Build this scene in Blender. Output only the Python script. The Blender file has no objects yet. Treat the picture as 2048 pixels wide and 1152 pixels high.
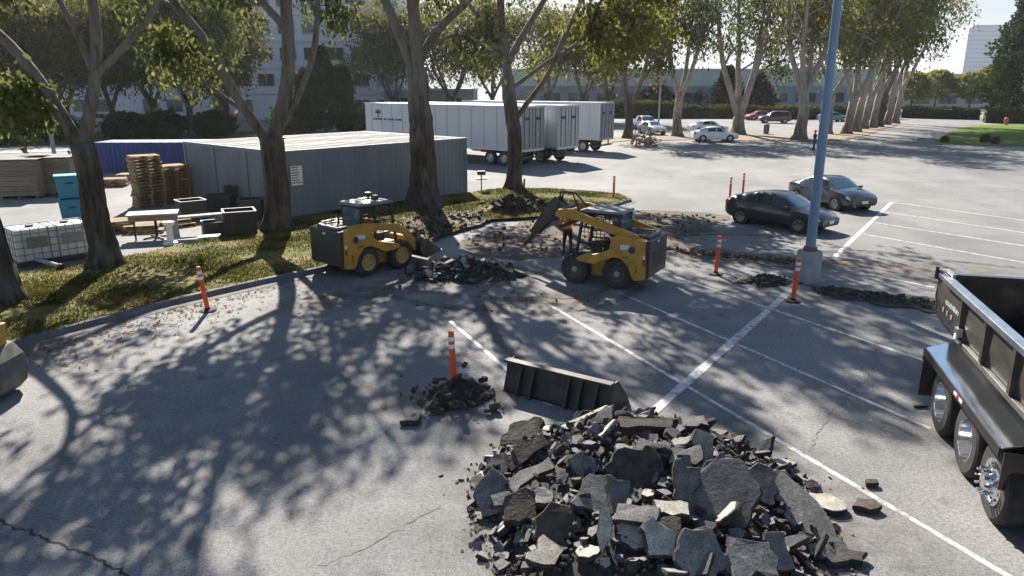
import bpy, bmesh, math, random
import numpy as np
from mathutils import Vector, Matrix, Euler

SC = bpy.context.scene
COL = SC.collection
R = math.radians

# ------------------------------------------------------------------ camera, sky, sun, exposure
CAM_H, PITCH, FPX = 5.4, R(15.5), 1463.0
cam_data = bpy.data.cameras.new('camera')
cam = bpy.data.objects.new('camera', cam_data)
COL.objects.link(cam)
cam.location = (0, 0, CAM_H)
cam.rotation_euler = (math.pi / 2 - PITCH, 0, 0)
cam_data.sensor_width = 36.0
cam_data.lens = 36.0 * FPX / 2048.0
cam_data.clip_start = 0.1
cam_data.clip_end = 6000
SC.camera = cam

SUN_EL, SUN_AZ = R(36), R(-13)          # azimuth from +Y towards +X
sun_vec = Vector((math.sin(SUN_AZ) * math.cos(SUN_EL), math.cos(SUN_AZ) * math.cos(SUN_EL), math.sin(SUN_EL)))
world = bpy.data.worlds.new('World')
SC.world = world
world.use_nodes = True
nt = world.node_tree
for n in list(nt.nodes):
    nt.nodes.remove(n)
w_out = nt.nodes.new('ShaderNodeOutputWorld')
w_bg = nt.nodes.new('ShaderNodeBackground')
w_sky = nt.nodes.new('ShaderNodeTexSky')
w_sky.sky_type = 'NISHITA'
w_sky.sun_disc = False
w_sky.sun_elevation = SUN_EL
w_sky.sun_rotation = SUN_AZ
w_sky.air_density = 1.2
w_sky.dust_density = 0.4
w_sky.ozone_density = 2.5
w_bg.inputs['Strength'].default_value = 0.05
# a thin bright veil of cloud and haze low over the horizon, all the way round
w_tc = nt.nodes.new('ShaderNodeTexCoord'); w_sep = nt.nodes.new('ShaderNodeSeparateXYZ')
nt.links.new(w_tc.outputs['Generated'], w_sep.inputs[0])
w_map = nt.nodes.new('ShaderNodeMapRange'); w_map.interpolation_type = 'SMOOTHSTEP'
w_map.inputs[1].default_value = .02; w_map.inputs[2].default_value = .38; w_map.inputs[3].default_value = .85; w_map.inputs[4].default_value = .0
nt.links.new(w_sep.outputs[2], w_map.inputs[0])
w_cl = nt.nodes.new('ShaderNodeTexNoise'); w_cl.inputs['Scale'].default_value = 3.0; w_cl.inputs['Detail'].default_value = 6
w_sc = nt.nodes.new('ShaderNodeMapping'); w_sc.inputs['Scale'].default_value = (1, 1, 3.5)
nt.links.new(w_tc.outputs['Generated'], w_sc.inputs[0]); nt.links.new(w_sc.outputs[0], w_cl.inputs['Vector'])
w_cr = nt.nodes.new('ShaderNodeValToRGB')
w_cr.color_ramp.elements[0].position = .35; w_cr.color_ramp.elements[0].color = (4.6, 5.2, 6.0, 1)
w_cr.color_ramp.elements[1].position = .65; w_cr.color_ramp.elements[1].color = (6.6, 6.8, 7.0, 1)
nt.links.new(w_cl.outputs['Fac'], w_cr.inputs[0])
w_mx = nt.nodes.new('ShaderNodeMix'); w_mx.data_type = 'RGBA'
nt.links.new(w_map.outputs[0], w_mx.inputs[0]); nt.links.new(w_sky.outputs[0], w_mx.inputs[6]); nt.links.new(w_cr.outputs[0], w_mx.inputs[7])
nt.links.new(w_mx.outputs[2], w_bg.inputs[0])
nt.links.new(w_bg.outputs[0], w_out.inputs[0])
sun_data = bpy.data.lights.new('sun', 'SUN')
sun_data.energy = 5.0
sun_data.angle = R(0.53)
sun_data.color = (1.0, 0.925, 0.815)
sun = bpy.data.objects.new('sun', sun_data)
COL.objects.link(sun)
sun.rotation_euler = sun_vec.to_track_quat('Z', 'Y').to_euler()
SC.view_settings.view_transform = 'Standard'
SC.view_settings.look = 'None'
SC.view_settings.exposure = 1.42
SC.view_settings.gamma = 1.0
SC.view_settings.use_curve_mapping = False
SC.render.engine = 'CYCLES'
SC.cycles.max_bounces = 6
SC.cycles.transparent_max_bounces = 8
SC.cycles.use_denoising = True

# ------------------------------------------------------------------ where things stand
def G(px, py, z=0.0):
    """photo pixel -> point of the horizontal plane at height z"""
    x = (px - 1024) / FPX; d = (py - 576) / FPX
    dy = math.cos(PITCH) - d * math.sin(PITCH); dz = -math.sin(PITCH) - d * math.cos(PITCH)
    t = (z - CAM_H) / dz
    return Vector((x * t, dy * t, z))

def PY(px, py, Y):
    """photo pixel -> point of the upright plane y = Y"""
    x = (px - 1024) / FPX; d = (py - 576) / FPX
    dy = math.cos(PITCH) - d * math.sin(PITCH); dz = -math.sin(PITCH) - d * math.cos(PITCH)
    t = Y / dy
    return Vector((x * t, Y, CAM_H + dz * t))

# ------------------------------------------------------------------ materials
def _nodes(name):
    m = bpy.data.materials.new(name)
    m.use_nodes = True
    t = m.node_tree
    b = t.nodes['Principled BSDF']
    return m, t, b

def noise(t, scale, detail=4, rough=.55, coord='Object', vec=None, stretch=None):
    n = t.nodes.new('ShaderNodeTexNoise')
    n.inputs['Scale'].default_value = scale
    n.inputs['Detail'].default_value = detail
    n.inputs['Roughness'].default_value = rough
    tc = t.nodes.new('ShaderNodeTexCoord')
    if stretch:
        mp = t.nodes.new('ShaderNodeMapping')
        mp.inputs['Scale'].default_value = stretch
        t.links.new(tc.outputs[coord], mp.inputs[0])
        t.links.new(mp.outputs[0], n.inputs['Vector'])
    else:
        t.links.new(tc.outputs[coord], n.inputs['Vector'])
    return n.outputs['Fac']

def ramp(t, fac, stops):
    r = t.nodes.new('ShaderNodeValToRGB')
    e = r.color_ramp.elements
    while len(e) < len(stops):
        e.new(0.5)
    for el, (p, c) in zip(e, stops):
        el.position = p
        el.color = (c[0], c[1], c[2], 1) if isinstance(c, (tuple, list)) else (c, c, c, 1)
    t.links.new(fac, r.inputs[0])
    return r.outputs[0]

def mixc(t, fac, a, b, mode='MIX'):
    m = t.nodes.new('ShaderNodeMix')
    m.data_type = 'RGBA'
    m.blend_type = mode
    for sock, v in ((m.inputs[0], fac), (m.inputs[6], a), (m.inputs[7], b)):
        if hasattr(v, 'links') or isinstance(v, bpy.types.NodeSocket):
            t.links.new(v, sock)
        elif isinstance(v, (int, float)):
            sock.default_value = v
        else:
            sock.default_value = (v[0], v[1], v[2], 1)
    return m.outputs[2]

def bump(t, b, h, strength=.3, dist=.02):
    n = t.nodes.new('ShaderNodeBump')
    n.inputs['Strength'].default_value = strength
    n.inputs['Distance'].default_value = dist
    t.links.new(h, n.inputs['Height'])
    t.links.new(n.outputs[0], b.inputs['Normal'])

MATS = {}
def M(name, col, rough=.6, metal=0.0, col2=None, scale=6.0, bmp=0.0, bdist=.01, stretch=None, coat=0.0, rand=0.0, spec=None, lo=.35, hi=.65, speck=0.0):
    """a surface with its grain: two tones mixed by noise, plus relief; rand varies the tone from object to object"""
    if name in MATS:
        return MATS[name]
    m, t, b = _nodes(name)
    c2 = col2 or tuple(c * .8 for c in col)
    f = noise(t, scale, 5, .6, stretch=stretch)
    c = ramp(t, f, [(lo, col), (hi, c2)])
    if speck:
        c = mixc(t, speck, c, ramp(t, noise(t, 48, 3, .7), [(.36, .45), (.5, 1.0), (.62, 1.5)]), 'MULTIPLY')
    if rand:
        oi = t.nodes.new('ShaderNodeObjectInfo')
        k = ramp(t, oi.outputs['Random'], [(0, 1 - rand), (1, 1.0)])
        c = mixc(t, 1.0, c, k, 'MULTIPLY')
    t.links.new(c, b.inputs['Base Color'])
    b.inputs['Roughness'].default_value = rough
    b.inputs['Metallic'].default_value = metal
    if coat:
        b.inputs['Coat Weight'].default_value = coat
        b.inputs['Coat Roughness'].default_value = .06
    if spec is not None:
        b.inputs['Specular IOR Level'].default_value = spec
    if bmp:
        bump(t, b, noise(t, scale * 3, 4, .6, stretch=stretch), bmp, bdist)
    MATS[name] = m
    return m

def leaf_mat(name, dark, light, warm, trans=.45, sc=.7):
    m, t, b = _nodes(name)
    t.nodes.remove(b)
    f1 = noise(t, sc, 3, .6)
    f2 = noise(t, 9.0, 2, .5)
    c = ramp(t, f1, [(.36, dark), (.52, light), (.68, warm)])
    k = ramp(t, f2, [(.3, .55), (.7, 1.25)])
    c = mixc(t, 1.0, c, k, 'MULTIPLY')
    d = t.nodes.new('ShaderNodeBsdfDiffuse')
    tr = t.nodes.new('ShaderNodeBsdfTranslucent')
    mx = t.nodes.new('ShaderNodeMixShader')
    mx.inputs[0].default_value = trans
    t.links.new(c, d.inputs[0]); t.links.new(c, tr.inputs[0])
    t.links.new(d.outputs[0], mx.inputs[1]); t.links.new(tr.outputs[0], mx.inputs[2])
    t.links.new(mx.outputs[0], t.nodes['Material Output'].inputs[0])
    MATS[name] = m
    return m

def asphalt_mat():
    m, t, b = _nodes('worn_asphalt')
    big = noise(t, .07, 5, .6)
    mid = noise(t, .55, 5, .65)
    streak = noise(t, .5, 4, .6, stretch=(.35, 2.2, 1))
    grit = noise(t, 17, 4, .75)
    fine = noise(t, 55, 2, .6)
    c = ramp(t, big, [(.36, (.182, .183, .185)), (.64, (.246, .245, .243))])
    c = mixc(t, .40, c, ramp(t, mid, [(.33, .62), (.66, 1.12)]), 'MULTIPLY')
    c = mixc(t, .16, c, ramp(t, streak, [(.38, .6), (.6, 1.08)]), 'MULTIPLY')
    c = mixc(t, .75, c, ramp(t, grit, [(.36, .62), (.5, 1.0), (.64, 1.28)]), 'MULTIPLY')
    c = mixc(t, .6, c, ramp(t, fine, [(.38, .55), (.6, 1.4)]), 'MULTIPLY')
    # oil spots, worn dark lanes and hairline cracks
    spot = noise(t, 1.1, 2, .5); lane = noise(t, .22, 3, .55, stretch=(1.6, .5, 1))
    c = mixc(t, .8, c, ramp(t, spot, [(.66, 1.0), (.74, .55)]), 'MULTIPLY')
    c = mixc(t, .8, c, ramp(t, lane, [(.40, .80), (.55, 1.0)]), 'MULTIPLY')
    tc = t.nodes.new('ShaderNodeTexCoord'); dn = t.nodes.new('ShaderNodeTexNoise'); dn.inputs['Scale'].default_value = 1.3; dn.inputs['Detail'].default_value = 5
    t.links.new(tc.outputs['Object'], dn.inputs['Vector'])
    va = t.nodes.new('ShaderNodeVectorMath'); va.operation = 'MULTIPLY_ADD'; va.inputs[1].default_value = (.9, .9, 0)
    t.links.new(dn.outputs['Color'], va.inputs[0]); t.links.new(tc.outputs['Object'], va.inputs[2])
    vo = t.nodes.new('ShaderNodeTexVoronoi'); vo.feature = 'DISTANCE_TO_EDGE'; vo.inputs['Scale'].default_value = .19
    t.links.new(va.outputs[0], vo.inputs['Vector'])
    hair = ramp(t, vo.outputs['Distance'], [(.0, .35), (.0035, 1.0)])
    c = mixc(t, ramp(t, noise(t, .12, 2, .5), [(.46, 0.0), (.6, .75)]), c, mixc(t, 1.0, c, hair, 'MULTIPLY'))
    t.links.new(c, b.inputs['Base Color'])
    b.inputs['Roughness'].default_value = .86
    b.inputs['Specular IOR Level'].default_value = .25
    bump(t, b, grit, .35, .012)
    return m

def grass_mat(name, cols, sc):
    m, t, b = _nodes(name)
    f = noise(t, sc, 5, .65); g = noise(t, sc * 9, 4, .7)
    c = ramp(t, f, [(.33, cols[0]), (.45, cols[1]), (.56, cols[2]), (.68, cols[3])])
    c = mixc(t, .6, c, ramp(t, g, [(.33, .45), (.66, 1.25)]), 'MULTIPLY')
    t.links.new(c, b.inputs['Base Color'])
    b.inputs['Roughness'].default_value = .9
    b.inputs['Specular IOR Level'].default_value = .1
    bump(t, b, g, .8, .06)
    return m

def bark_mat(name, pale, brown, dark, lift=.5):
    """smooth pale bark above, rough dark bark low on the trunk; z is measured from the tree's foot"""
    m, t, b = _nodes(name)
    tc = t.nodes.new('ShaderNodeTexCoord')
    sx = t.nodes.new('ShaderNodeSeparateXYZ')
    t.links.new(tc.outputs['Object'], sx.inputs[0])
    streak = noise(t, 3.2, 5, .7, stretch=(2.2, 2.2, .35))
    patch = noise(t, 1.3, 4, .6, stretch=(1.4, 1.4, .5))
    fur = noise(t, 11, 4, .7, stretch=(1.6, 1.6, .22))
    up = t.nodes.new('ShaderNodeMapRange')
    up.inputs[1].default_value = lift; up.inputs[2].default_value = lift + 3.2
    t.links.new(sx.outputs[2], up.inputs[0])
    add = t.nodes.new('ShaderNodeMath'); add.operation = 'ADD'
    sub = t.nodes.new('ShaderNodeMath'); sub.operation = 'MULTIPLY_ADD'
    t.links.new(patch, sub.inputs[0]); sub.inputs[1].default_value = 2.4; sub.inputs[2].default_value = -1.25
    t.links.new(up.outputs[0], add.inputs[0]); t.links.new(sub.outputs[0], add.inputs[1])
    add.use_clamp = True
    low = ramp(t, streak, [(.36, dark), (.6, brown)])
    hi = ramp(t, streak, [(.34, brown), (.48, pale), (.72, tuple(min(1, c * 1.18) for c in pale))])
    c = mixc(t, add.outputs[0], low, hi)
    t.links.new(c, b.inputs['Base Color'])
    b.inputs['Roughness'].default_value = .85
    b.inputs['Specular IOR Level'].default_value = .2
    bump(t, b, fur, .8, .05)
    return m

# ------------------------------------------------------------------ mesh helper
class MB:
    """collects pieces and links them as ONE mesh object"""
    def __init__(s):
        s.v, s.f, s.m = [], [], []
    def add(s, vs, fs, mi=0):
        o = len(s.v)
        s.v += [tuple(v) for v in vs]
        s.f += [tuple(i + o for i in f) for f in fs]
        s.m += [mi] * len(fs)
        return s
    def box(s, c, d, rot=None, mi=0):
        hx, hy, hz = d[0] / 2, d[1] / 2, d[2] / 2
        vs = [Vector((x, y, z)) for z in (-hz, hz) for y in (-hy, hy) for x in (-hx, hx)]
        if rot is not None:
            q = Euler(rot).to_matrix() if not isinstance(rot, Matrix) else rot
            vs = [q @ v for v in vs]
        c = Vector(c)
        return s.add([v + c for v in vs], [(0, 2, 3, 1), (4, 5, 7, 6), (0, 1, 5, 4), (2, 6, 7, 3), (0, 4, 6, 2), (1, 3, 7, 5)], mi)
    def prism(s, poly, a, b, axis='y', mi=0):
        """extrude a 2-D outline; axis y: outline is (x,z); axis z: (x,y); axis x: (y,z)"""
        def P(u, w, h):
            return (u, h, w) if axis == 'y' else (u, w, h) if axis == 'z' else (h, u, w)
        n = len(poly)
        vs = [P(u, w, a) for u, w in poly] + [P(u, w, b) for u, w in poly]
        fs = [tuple(range(n))[::-1], tuple(range(n, 2 * n))] + [(i, (i + 1) % n, n + (i + 1) % n, n + i) for i in range(n)]
        return s.add(vs, fs, mi)
    def tube(s, pts, rad, n=8, caps=True, mi=0, wob=None):
        pts = [Vector(p) for p in pts]
        if not isinstance(rad, (list, tuple)):
            rad = [rad] * len(pts)
        vs, fs, ref = [], [], None
        for i, p in enumerate(pts):
            d = (pts[min(i + 1, len(pts) - 1)] - pts[max(i - 1, 0)])
            d = d.normalized() if d.length > 1e-9 else Vector((0, 0, 1))
            if ref is None:
                ref = Vector((1, 0, 0)) if abs(d.x) < .8 else Vector((0, 1, 0))
            u = (ref - d * ref.dot(d)).normalized(); w = d.cross(u); ref = u
            for k in range(n):
                a = 2 * math.pi * k / n
                r = rad[i] * (wob(i, k) if wob else 1)
                vs.append(p + u * (r * math.cos(a)) + w * (r * math.sin(a)))
        for i in range(len(pts) - 1):
            for k in range(n):
                fs.append((i * n + k, i * n + (k + 1) % n, (i + 1) * n + (k + 1) % n, (i + 1) * n + k))
        if caps:
            fs += [tuple(range(n))[::-1], tuple((len(pts) - 1) * n + k for k in range(n))]
        return s.add(vs, fs, mi)
    def lathe(s, prof, c=(0, 0, 0), axis='z', n=24, mi=0, caps=True):
        """prof: [(r, h)] turned round an axis through c"""
        vs, fs = [], []
        for r, h in prof:
            for k in range(n):
                a = 2 * math.pi * k / n
                x, y = r * math.cos(a), r * math.sin(a)
                p = (x, y, h) if axis == 'z' else (x, h, y) if axis == 'y' else (h, x, y)
                vs.append((p[0] + c[0], p[1] + c[1], p[2] + c[2]))
        for i in range(len(prof) - 1):
            for k in range(n):
                q = (i * n + k, i * n + (k + 1) % n, (i + 1) * n + (k + 1) % n, (i + 1) * n + k)
                fs.append(q if axis != 'y' else q[::-1])
        for i in (0, len(prof) - 1):
            if caps and prof[i][0] > 1e-6:
                q = tuple(i * n + k for k in range(n))
                fs.append(q)
        return s.add(vs, fs, mi)
    def mesh(s, name, mats):
        me = bpy.data.meshes.new(name)
        me.from_pydata(s.v, [], s.f)
        for m in (mats if isinstance(mats, (list, tuple)) else [mats]):
            me.materials.append(m)
        if any(s.m):
            me.polygons.foreach_set('material_index', s.m)
        bm = bmesh.new(); bm.from_mesh(me)
        bmesh.ops.recalc_face_normals(bm, faces=bm.faces)
        bm.to_mesh(me); bm.free()
        return me
    def build(s, name, mats, parent=None, loc=None, rot=None, bevel=0, smooth=False, seg=2):
        me = s.mesh(name, mats)
        if smooth:
            me.polygons.foreach_set('use_smooth', [True] * len(me.polygons))
            if smooth != 'all':
                try:
                    me.set_sharp_from_angle(angle=R(40))
                except Exception:
                    pass
        return put(name, me, parent, loc, rot, bevel, seg)

def put(name, me, parent=None, loc=None, rot=None, bevel=0, seg=2):
    o = bpy.data.objects.new(name, me)
    COL.objects.link(o)
    if parent is not None:
        o.parent = parent
    if loc is not None:
        o.location = loc
    if rot is not None:
        o.rotation_euler = rot
    if bevel:
        b = o.modifiers.new('edge', 'BEVEL')
        b.width = bevel; b.segments = seg; b.limit_method = 'ANGLE'; b.angle_limit = R(35)
        b.harden_normals = False
    return o

def thing(name, label, cat, loc=(0, 0, 0), rz=0.0, group=None, rot=None):
    o = bpy.data.objects.new(name, None)
    COL.objects.link(o)
    o.empty_display_size = .2
    o.location = loc
    o.rotation_euler = rot if rot is not None else (0, 0, rz)
    return tag(o, label, cat, group)

def tag(o, label=None, cat=None, group=None):
    if label: o['label'] = label
    if cat: o['category'] = cat
    if group: o['group'] = group
    return o

def struct(o, kind='structure'):
    o['kind'] = kind
    return o

def copy_tree(o, parent=None):
    c = o.copy(); COL.objects.link(c)
    if parent is not None:
        c.parent = parent
    for ch in list(o.children):
        copy_tree(ch, c)
    return c

def raw_mesh(name, verts, nper, mat, smooth=False):
    """numpy (n*nper,3) vertices, one polygon for each nper"""
    me = bpy.data.meshes.new(name)
    nv = len(verts); nf = nv // nper
    me.vertices.add(nv); me.loops.add(nv); me.polygons.add(nf)
    me.vertices.foreach_set('co', np.asarray(verts, dtype=np.float32).ravel())
    me.loops.foreach_set('vertex_index', np.arange(nv, dtype=np.int32))
    me.polygons.foreach_set('loop_start', np.arange(0, nv, nper, dtype=np.int32))
    me.polygons.foreach_set('loop_total', np.full(nf, nper, dtype=np.int32))
    me.materials.append(mat)
    me.update(calc_edges=True)
    return me

# ------------------------------------------------------------------ shared materials
ASPH = asphalt_mat()
PAINT = M('road_paint', (.58, .58, .57), .7, col2=(.24, .24, .24), scale=6, lo=.42, hi=.64)
YEL = M('machine_yellow', (.50, .26, .020), .5, col2=(.25, .15, .045), scale=3.2, coat=.05, lo=.42, hi=.75)
BLK = M('machine_black', (.012, .012, .014), .5, col2=(.028, .026, .024), scale=4)
RUB = M('tyre_rubber', (.018, .018, .018), .85, col2=(.045, .042, .038), scale=7, bmp=.3)
RIMY = M('wheel_yellow', (.55, .34, .07), .6, col2=(.36, .24, .08), scale=5)
RIMD = M('wheel_dark', (.05, .05, .05), .6, col2=(.09, .085, .075), scale=5)
DKST = M('dusty_steel', (.10, .098, .095), .5, metal=.6, col2=(.055, .05, .046), scale=5)
WORN = M('worn_steel', (.16, .155, .15), .42, metal=.85, col2=(.07, .066, .06), scale=6, bmp=.1)
CHR = M('polished_alloy', (.80, .80, .82), .14, metal=1.0, col2=(.62, .62, .65), scale=3)
GLASS = M('tinted_glass', (.025, .032, .035), .06, col2=(.02, .025, .028), scale=2, coat=.6)
GLASSB = M('sky_tinted_glass', (.07, .145, .175), .05, col2=(.05, .11, .14), scale=2, coat=.8)  # blue sky reflection painted into the glass base colour
ORG = M('safety_orange', (.80, .10, .018), .5, col2=(.68, .075, .014), scale=8)
WHT = M('white_sheeting', (.80, .80, .78), .35, col2=(.70, .70, .69), scale=9)
WOOD = M('pallet_wood', (.42, .28, .14), .8, col2=(.27, .17, .085), scale=4, stretch=(1, 6, 6), bmp=.2, rand=.35)
WOODG = M('weathered_wood', (.30, .245, .18), .85, col2=(.19, .155, .115), scale=3, stretch=(1, 5, 5), bmp=.2, rand=.3)
CONC = M('cast_concrete', (.38, .38, .37), .85, col2=(.27, .27, .265), scale=3, bmp=.35)
DIRT = M('broken_soil', (.055, .045, .036), .95, col2=(.022, .018, .015), scale=3, bmp=.9, bdist=.05)
DIRTB = M('brown_soil', (.17, .125, .085), .95, col2=(.075, .055, .04), scale=1.6, bmp=.9, bdist=.05)
REDL = M('red_lens', (.45, .012, .01), .25, col2=(.35, .01, .01), scale=6)
AMBL = M('clear_lens', (.80, .78, .72), .2, col2=(.65, .63, .58), scale=6)
SKIN = M('skin', (.42, .25, .17), .55, col2=(.36, .21, .14), scale=12)

def film_mat(name, col, col2, sc, soft=True):
    """thin dusty film that breaks up and fades out towards its rim"""
    m, t, b = _nodes(name)
    f = noise(t, sc, 5, .65); c = ramp(t, f, [(.35, col), (.65, col2)])
    t.links.new(c, b.inputs['Base Color']); b.inputs['Roughness'].default_value = .95
    tc = t.nodes.new('ShaderNodeTexCoord'); ln = t.nodes.new('ShaderNodeVectorMath'); ln.operation = 'LENGTH'
    t.links.new(tc.outputs['Generated'], ln.inputs[0])
    sb = t.nodes.new('ShaderNodeVectorMath'); sb.operation = 'SUBTRACT'; sb.inputs[1].default_value = (.5, .5, .5)
    t.links.new(tc.outputs['Generated'], sb.inputs[0])
    mu = t.nodes.new('ShaderNodeVectorMath'); mu.operation = 'MULTIPLY'; mu.inputs[1].default_value = (2, 2, 0)
    t.links.new(sb.outputs[0], mu.inputs[0]); t.links.new(mu.outputs[0], ln.inputs[0])
    rim = ramp(t, ln.outputs['Value'], [(.25, 1.0), (.98, 0.0)]) if soft else None
    n2 = ramp(t, noise(t, sc * 1.7, 5, .7), [(.40, 0.0), (.62, .85)])
    a = mixc(t, 1.0, n2, rim, 'MULTIPLY') if soft else n2
    t.links.new(a, b.inputs['Alpha'])
    return m

# ================================================================== THE SETTING
rng = random.Random(7)

def sheet(name, pts, z, mat, kind='structure'):
    me = bpy.data.meshes.new(name)
    me.from_pydata([(p[0], p[1], z) for p in pts], [], [tuple(range(len(pts)))])
    me.materials.append(mat)
    if me.polygons[0].normal.z < 0:
        me.flip_normals()
    return struct(put(name, me), kind)

def ragged(pxs, rnd, step=.35, jit=.16):
    """closed outline through photo pixels on the ground, with a broken edge"""
    P = [G(*p) for p in pxs]
    out = []
    for i, a in enumerate(P):
        b = P[(i + 1) % len(P)]
        n = max(1, int((b - a).length / step))
        nrm = Vector((-(b - a).y, (b - a).x, 0)).normalized()
        for k in range(n):
            out.append(a + (b - a) * (k / n) + nrm * rnd.gauss(0, jit))
    return out

sheet('asphalt_ground', [(-1800, -60), (1800, -60), (1800, 2850), (-1800, 2850)], 0, ASPH)

# ---- painted bay lines
def strip(name, a, b, w, z, mat, wob=0.0, kind='structure', seg=.5):
    a = Vector((a[0], a[1], 0)); b = Vector((b[0], b[1], 0))
    d = b - a; n = max(2, int(d.length / seg)); nr = Vector((-d.y, d.x, 0)).normalized()
    vs = []
    for i in range(n + 1):
        p = a + d * (i / n) + nr * rng.gauss(0, wob)
        hw = w / 2 * (1 + rng.uniform(-.12, .12))
        vs += [(p.x + nr.x * hw, p.y + nr.y * hw, z), (p.x - nr.x * hw, p.y - nr.y * hw, z)]
    me = bpy.data.meshes.new(name)
    me.from_pydata(vs, [], [(2 * i, 2 * i + 1, 2 * i + 3, 2 * i + 2) for i in range(n)])
    me.materials.append(mat)
    return struct(put(name, me), kind)

for a, b, w in [((900, 642), (1100, 812), .10), ((1062, 588), (2080, 1190), .09), ((1236, 584), (1860, 857), .085),
                ((1361, 557), (1860, 725), .10), ((1668, 515), (1783, 405), .16), ((1784, 404), (2400, 490), .09),
                ((1771, 424), (2300, 503), .09), ((1749, 445), (2300, 531), .09), ((1726, 468), (2200, 552), .09),
                ((1673, 536), (1869, 575), .09), ((1361, 557), (1320, 544), .10)]:
    strip('parking_line', G(*a), G(*b), w, .004, PAINT)
strip('parking_line', G(1293, 836), G(1578, 584), .19, .008, PAINT)

# ---- cracks
CRK = M('crack_dark', (.022, .02, .018), .95, col2=(.06, .055, .045), scale=5)
CRKP = M('crack_sealed', (.10, .09, .07), .95, col2=(.17, .16, .13), scale=5)
def crack(pxs, w, mat, seed):
    rr = random.Random(seed)
    P = [G(*p) for p in pxs]; vs = []
    Q = []
    for a, b in zip(P, P[1:]):
        n = max(2, int((b - a).length / .07))
        for k in range(n):
            nr = Vector((-(b - a).y, (b - a).x, 0)).normalized()
            Q.append(a + (b - a) * (k / n) + nr * rr.gauss(0, .026))
    for i, p in enumerate(Q):
        d = (Q[min(i + 1, len(Q) - 1)] - Q[max(0, i - 1)]).normalized(); nr = Vector((-d.y, d.x, 0))
        hw = w * rr.uniform(.25, .8)
        vs += [(p.x + nr.x * hw, p.y + nr.y * hw, .006), (p.x - nr.x * hw, p.y - nr.y * hw, .006)]
    me = bpy.data.meshes.new('asphalt_crack')
    me.from_pydata(vs, [], [(2 * i, 2 * i + 1, 2 * i + 3, 2 * i + 2) for i in range(len(Q) - 1)])
    me.materials.append(mat)
    struct(put('asphalt_crack', me))
crack([(-60, 1015), (20, 1050), (90, 1080), (150, 1100), (215, 1128), (262, 1160)], .028, CRK, 1)
crack([(640, 1135), (740, 1090), (800, 1055), (885, 1010)], .009, CRKP, 2)
crack([(1622, 905), (1640, 860), (1655, 830), (1700, 790), (1740, 745), (1760, 715)], .011, CRKP, 3)
crack([(1655, 832), (1760, 860), (1850, 885)], .009, CRKP, 4)
crack([(1430, 735), (1300, 700), (1180, 690)], .012, CRK, 5)

# ---- the grassed island with its kerb
GRASS = grass_mat('patchy_grass', [(.045, .055, .013), (.095, .100, .024), (.165, .145, .050), (.230, .180, .095)], .7)
LAWN = grass_mat('green_lawn', [(.065, .115, .014), (.10, .165, .020), (.13, .19, .028), (.16, .20, .045)], .22)
VERGE = grass_mat('verge_grass', [(.03, .05, .01), (.07, .10, .02), (.10, .13, .03), (.13, .14, .05)], .3)
front_px = [(-70, 742), (20, 699), (130, 668), (230, 641), (330, 614), (430, 591), (530, 568), (640, 545), (735, 520), (800, 497)]
isl_px = front_px + [(860, 486), (930, 462), (985, 444), (1060, 440), (1150, 428), (1215, 418), (1262, 404), (1240, 392), (1150, 384),
                     (1020, 379), (938, 389), (850, 400), (700, 421), (575, 442), (520, 458), (430, 480), (330, 503), (240, 523), (120, 545), (0, 556), (-90, 566)]
isl = [G(*p) for p in isl_px]
sheet('grass_island', isl, .125, GRASS)
isl_xy = [(p.x, p.y) for p in isl]

def inside(x, y, poly):
    c = False; j = len(poly) - 1
    for i in range(len(poly)):
        xi, yi = poly[i]; xj, yj = poly[j]
        if (yi > y) != (yj > y) and x < (xj - xi) * (y - yi) / (yj - yi) + xi:
            c = not c
        j = i
    return c

KERB = M('kerb_concrete', (.15, .15, .15), .9, col2=(.09, .09, .09), scale=2.5, bmp=.3)
def kerb(pts, w=.16, h=.15, name='kerb'):
    P = [Vector((p.x, p.y, 0)) for p in pts]
    n = len(P); mb = MB(); vs = []
    for i, p in enumerate(P):
        d = (P[min(i + 1, n - 1)] - P[max(i - 1, 0)]).normalized(); nr = Vector((d.y, -d.x, 0))
        for o, z in ((.34, .0), (.32, .012), (.05, .03), (0, h), (-w, h), (-w, 0)):
            q = p + nr * o; vs.append((q.x, q.y, z))
    fs = [(i * 6 + k, i * 6 + k + 1, (i + 1) * 6 + k + 1, (i + 1) * 6 + k) for i in range(n - 1) for k in range(5)]
    mb.add(vs, fs)
    return struct(mb.build(name, KERB))
kerb([G(*p) for p in front_px])
kerb([G(*p) for p in [(1215, 418), (1262, 404), (1240, 392), (1150, 384), (1020, 379), (960, 386)]], .14, .14)

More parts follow.
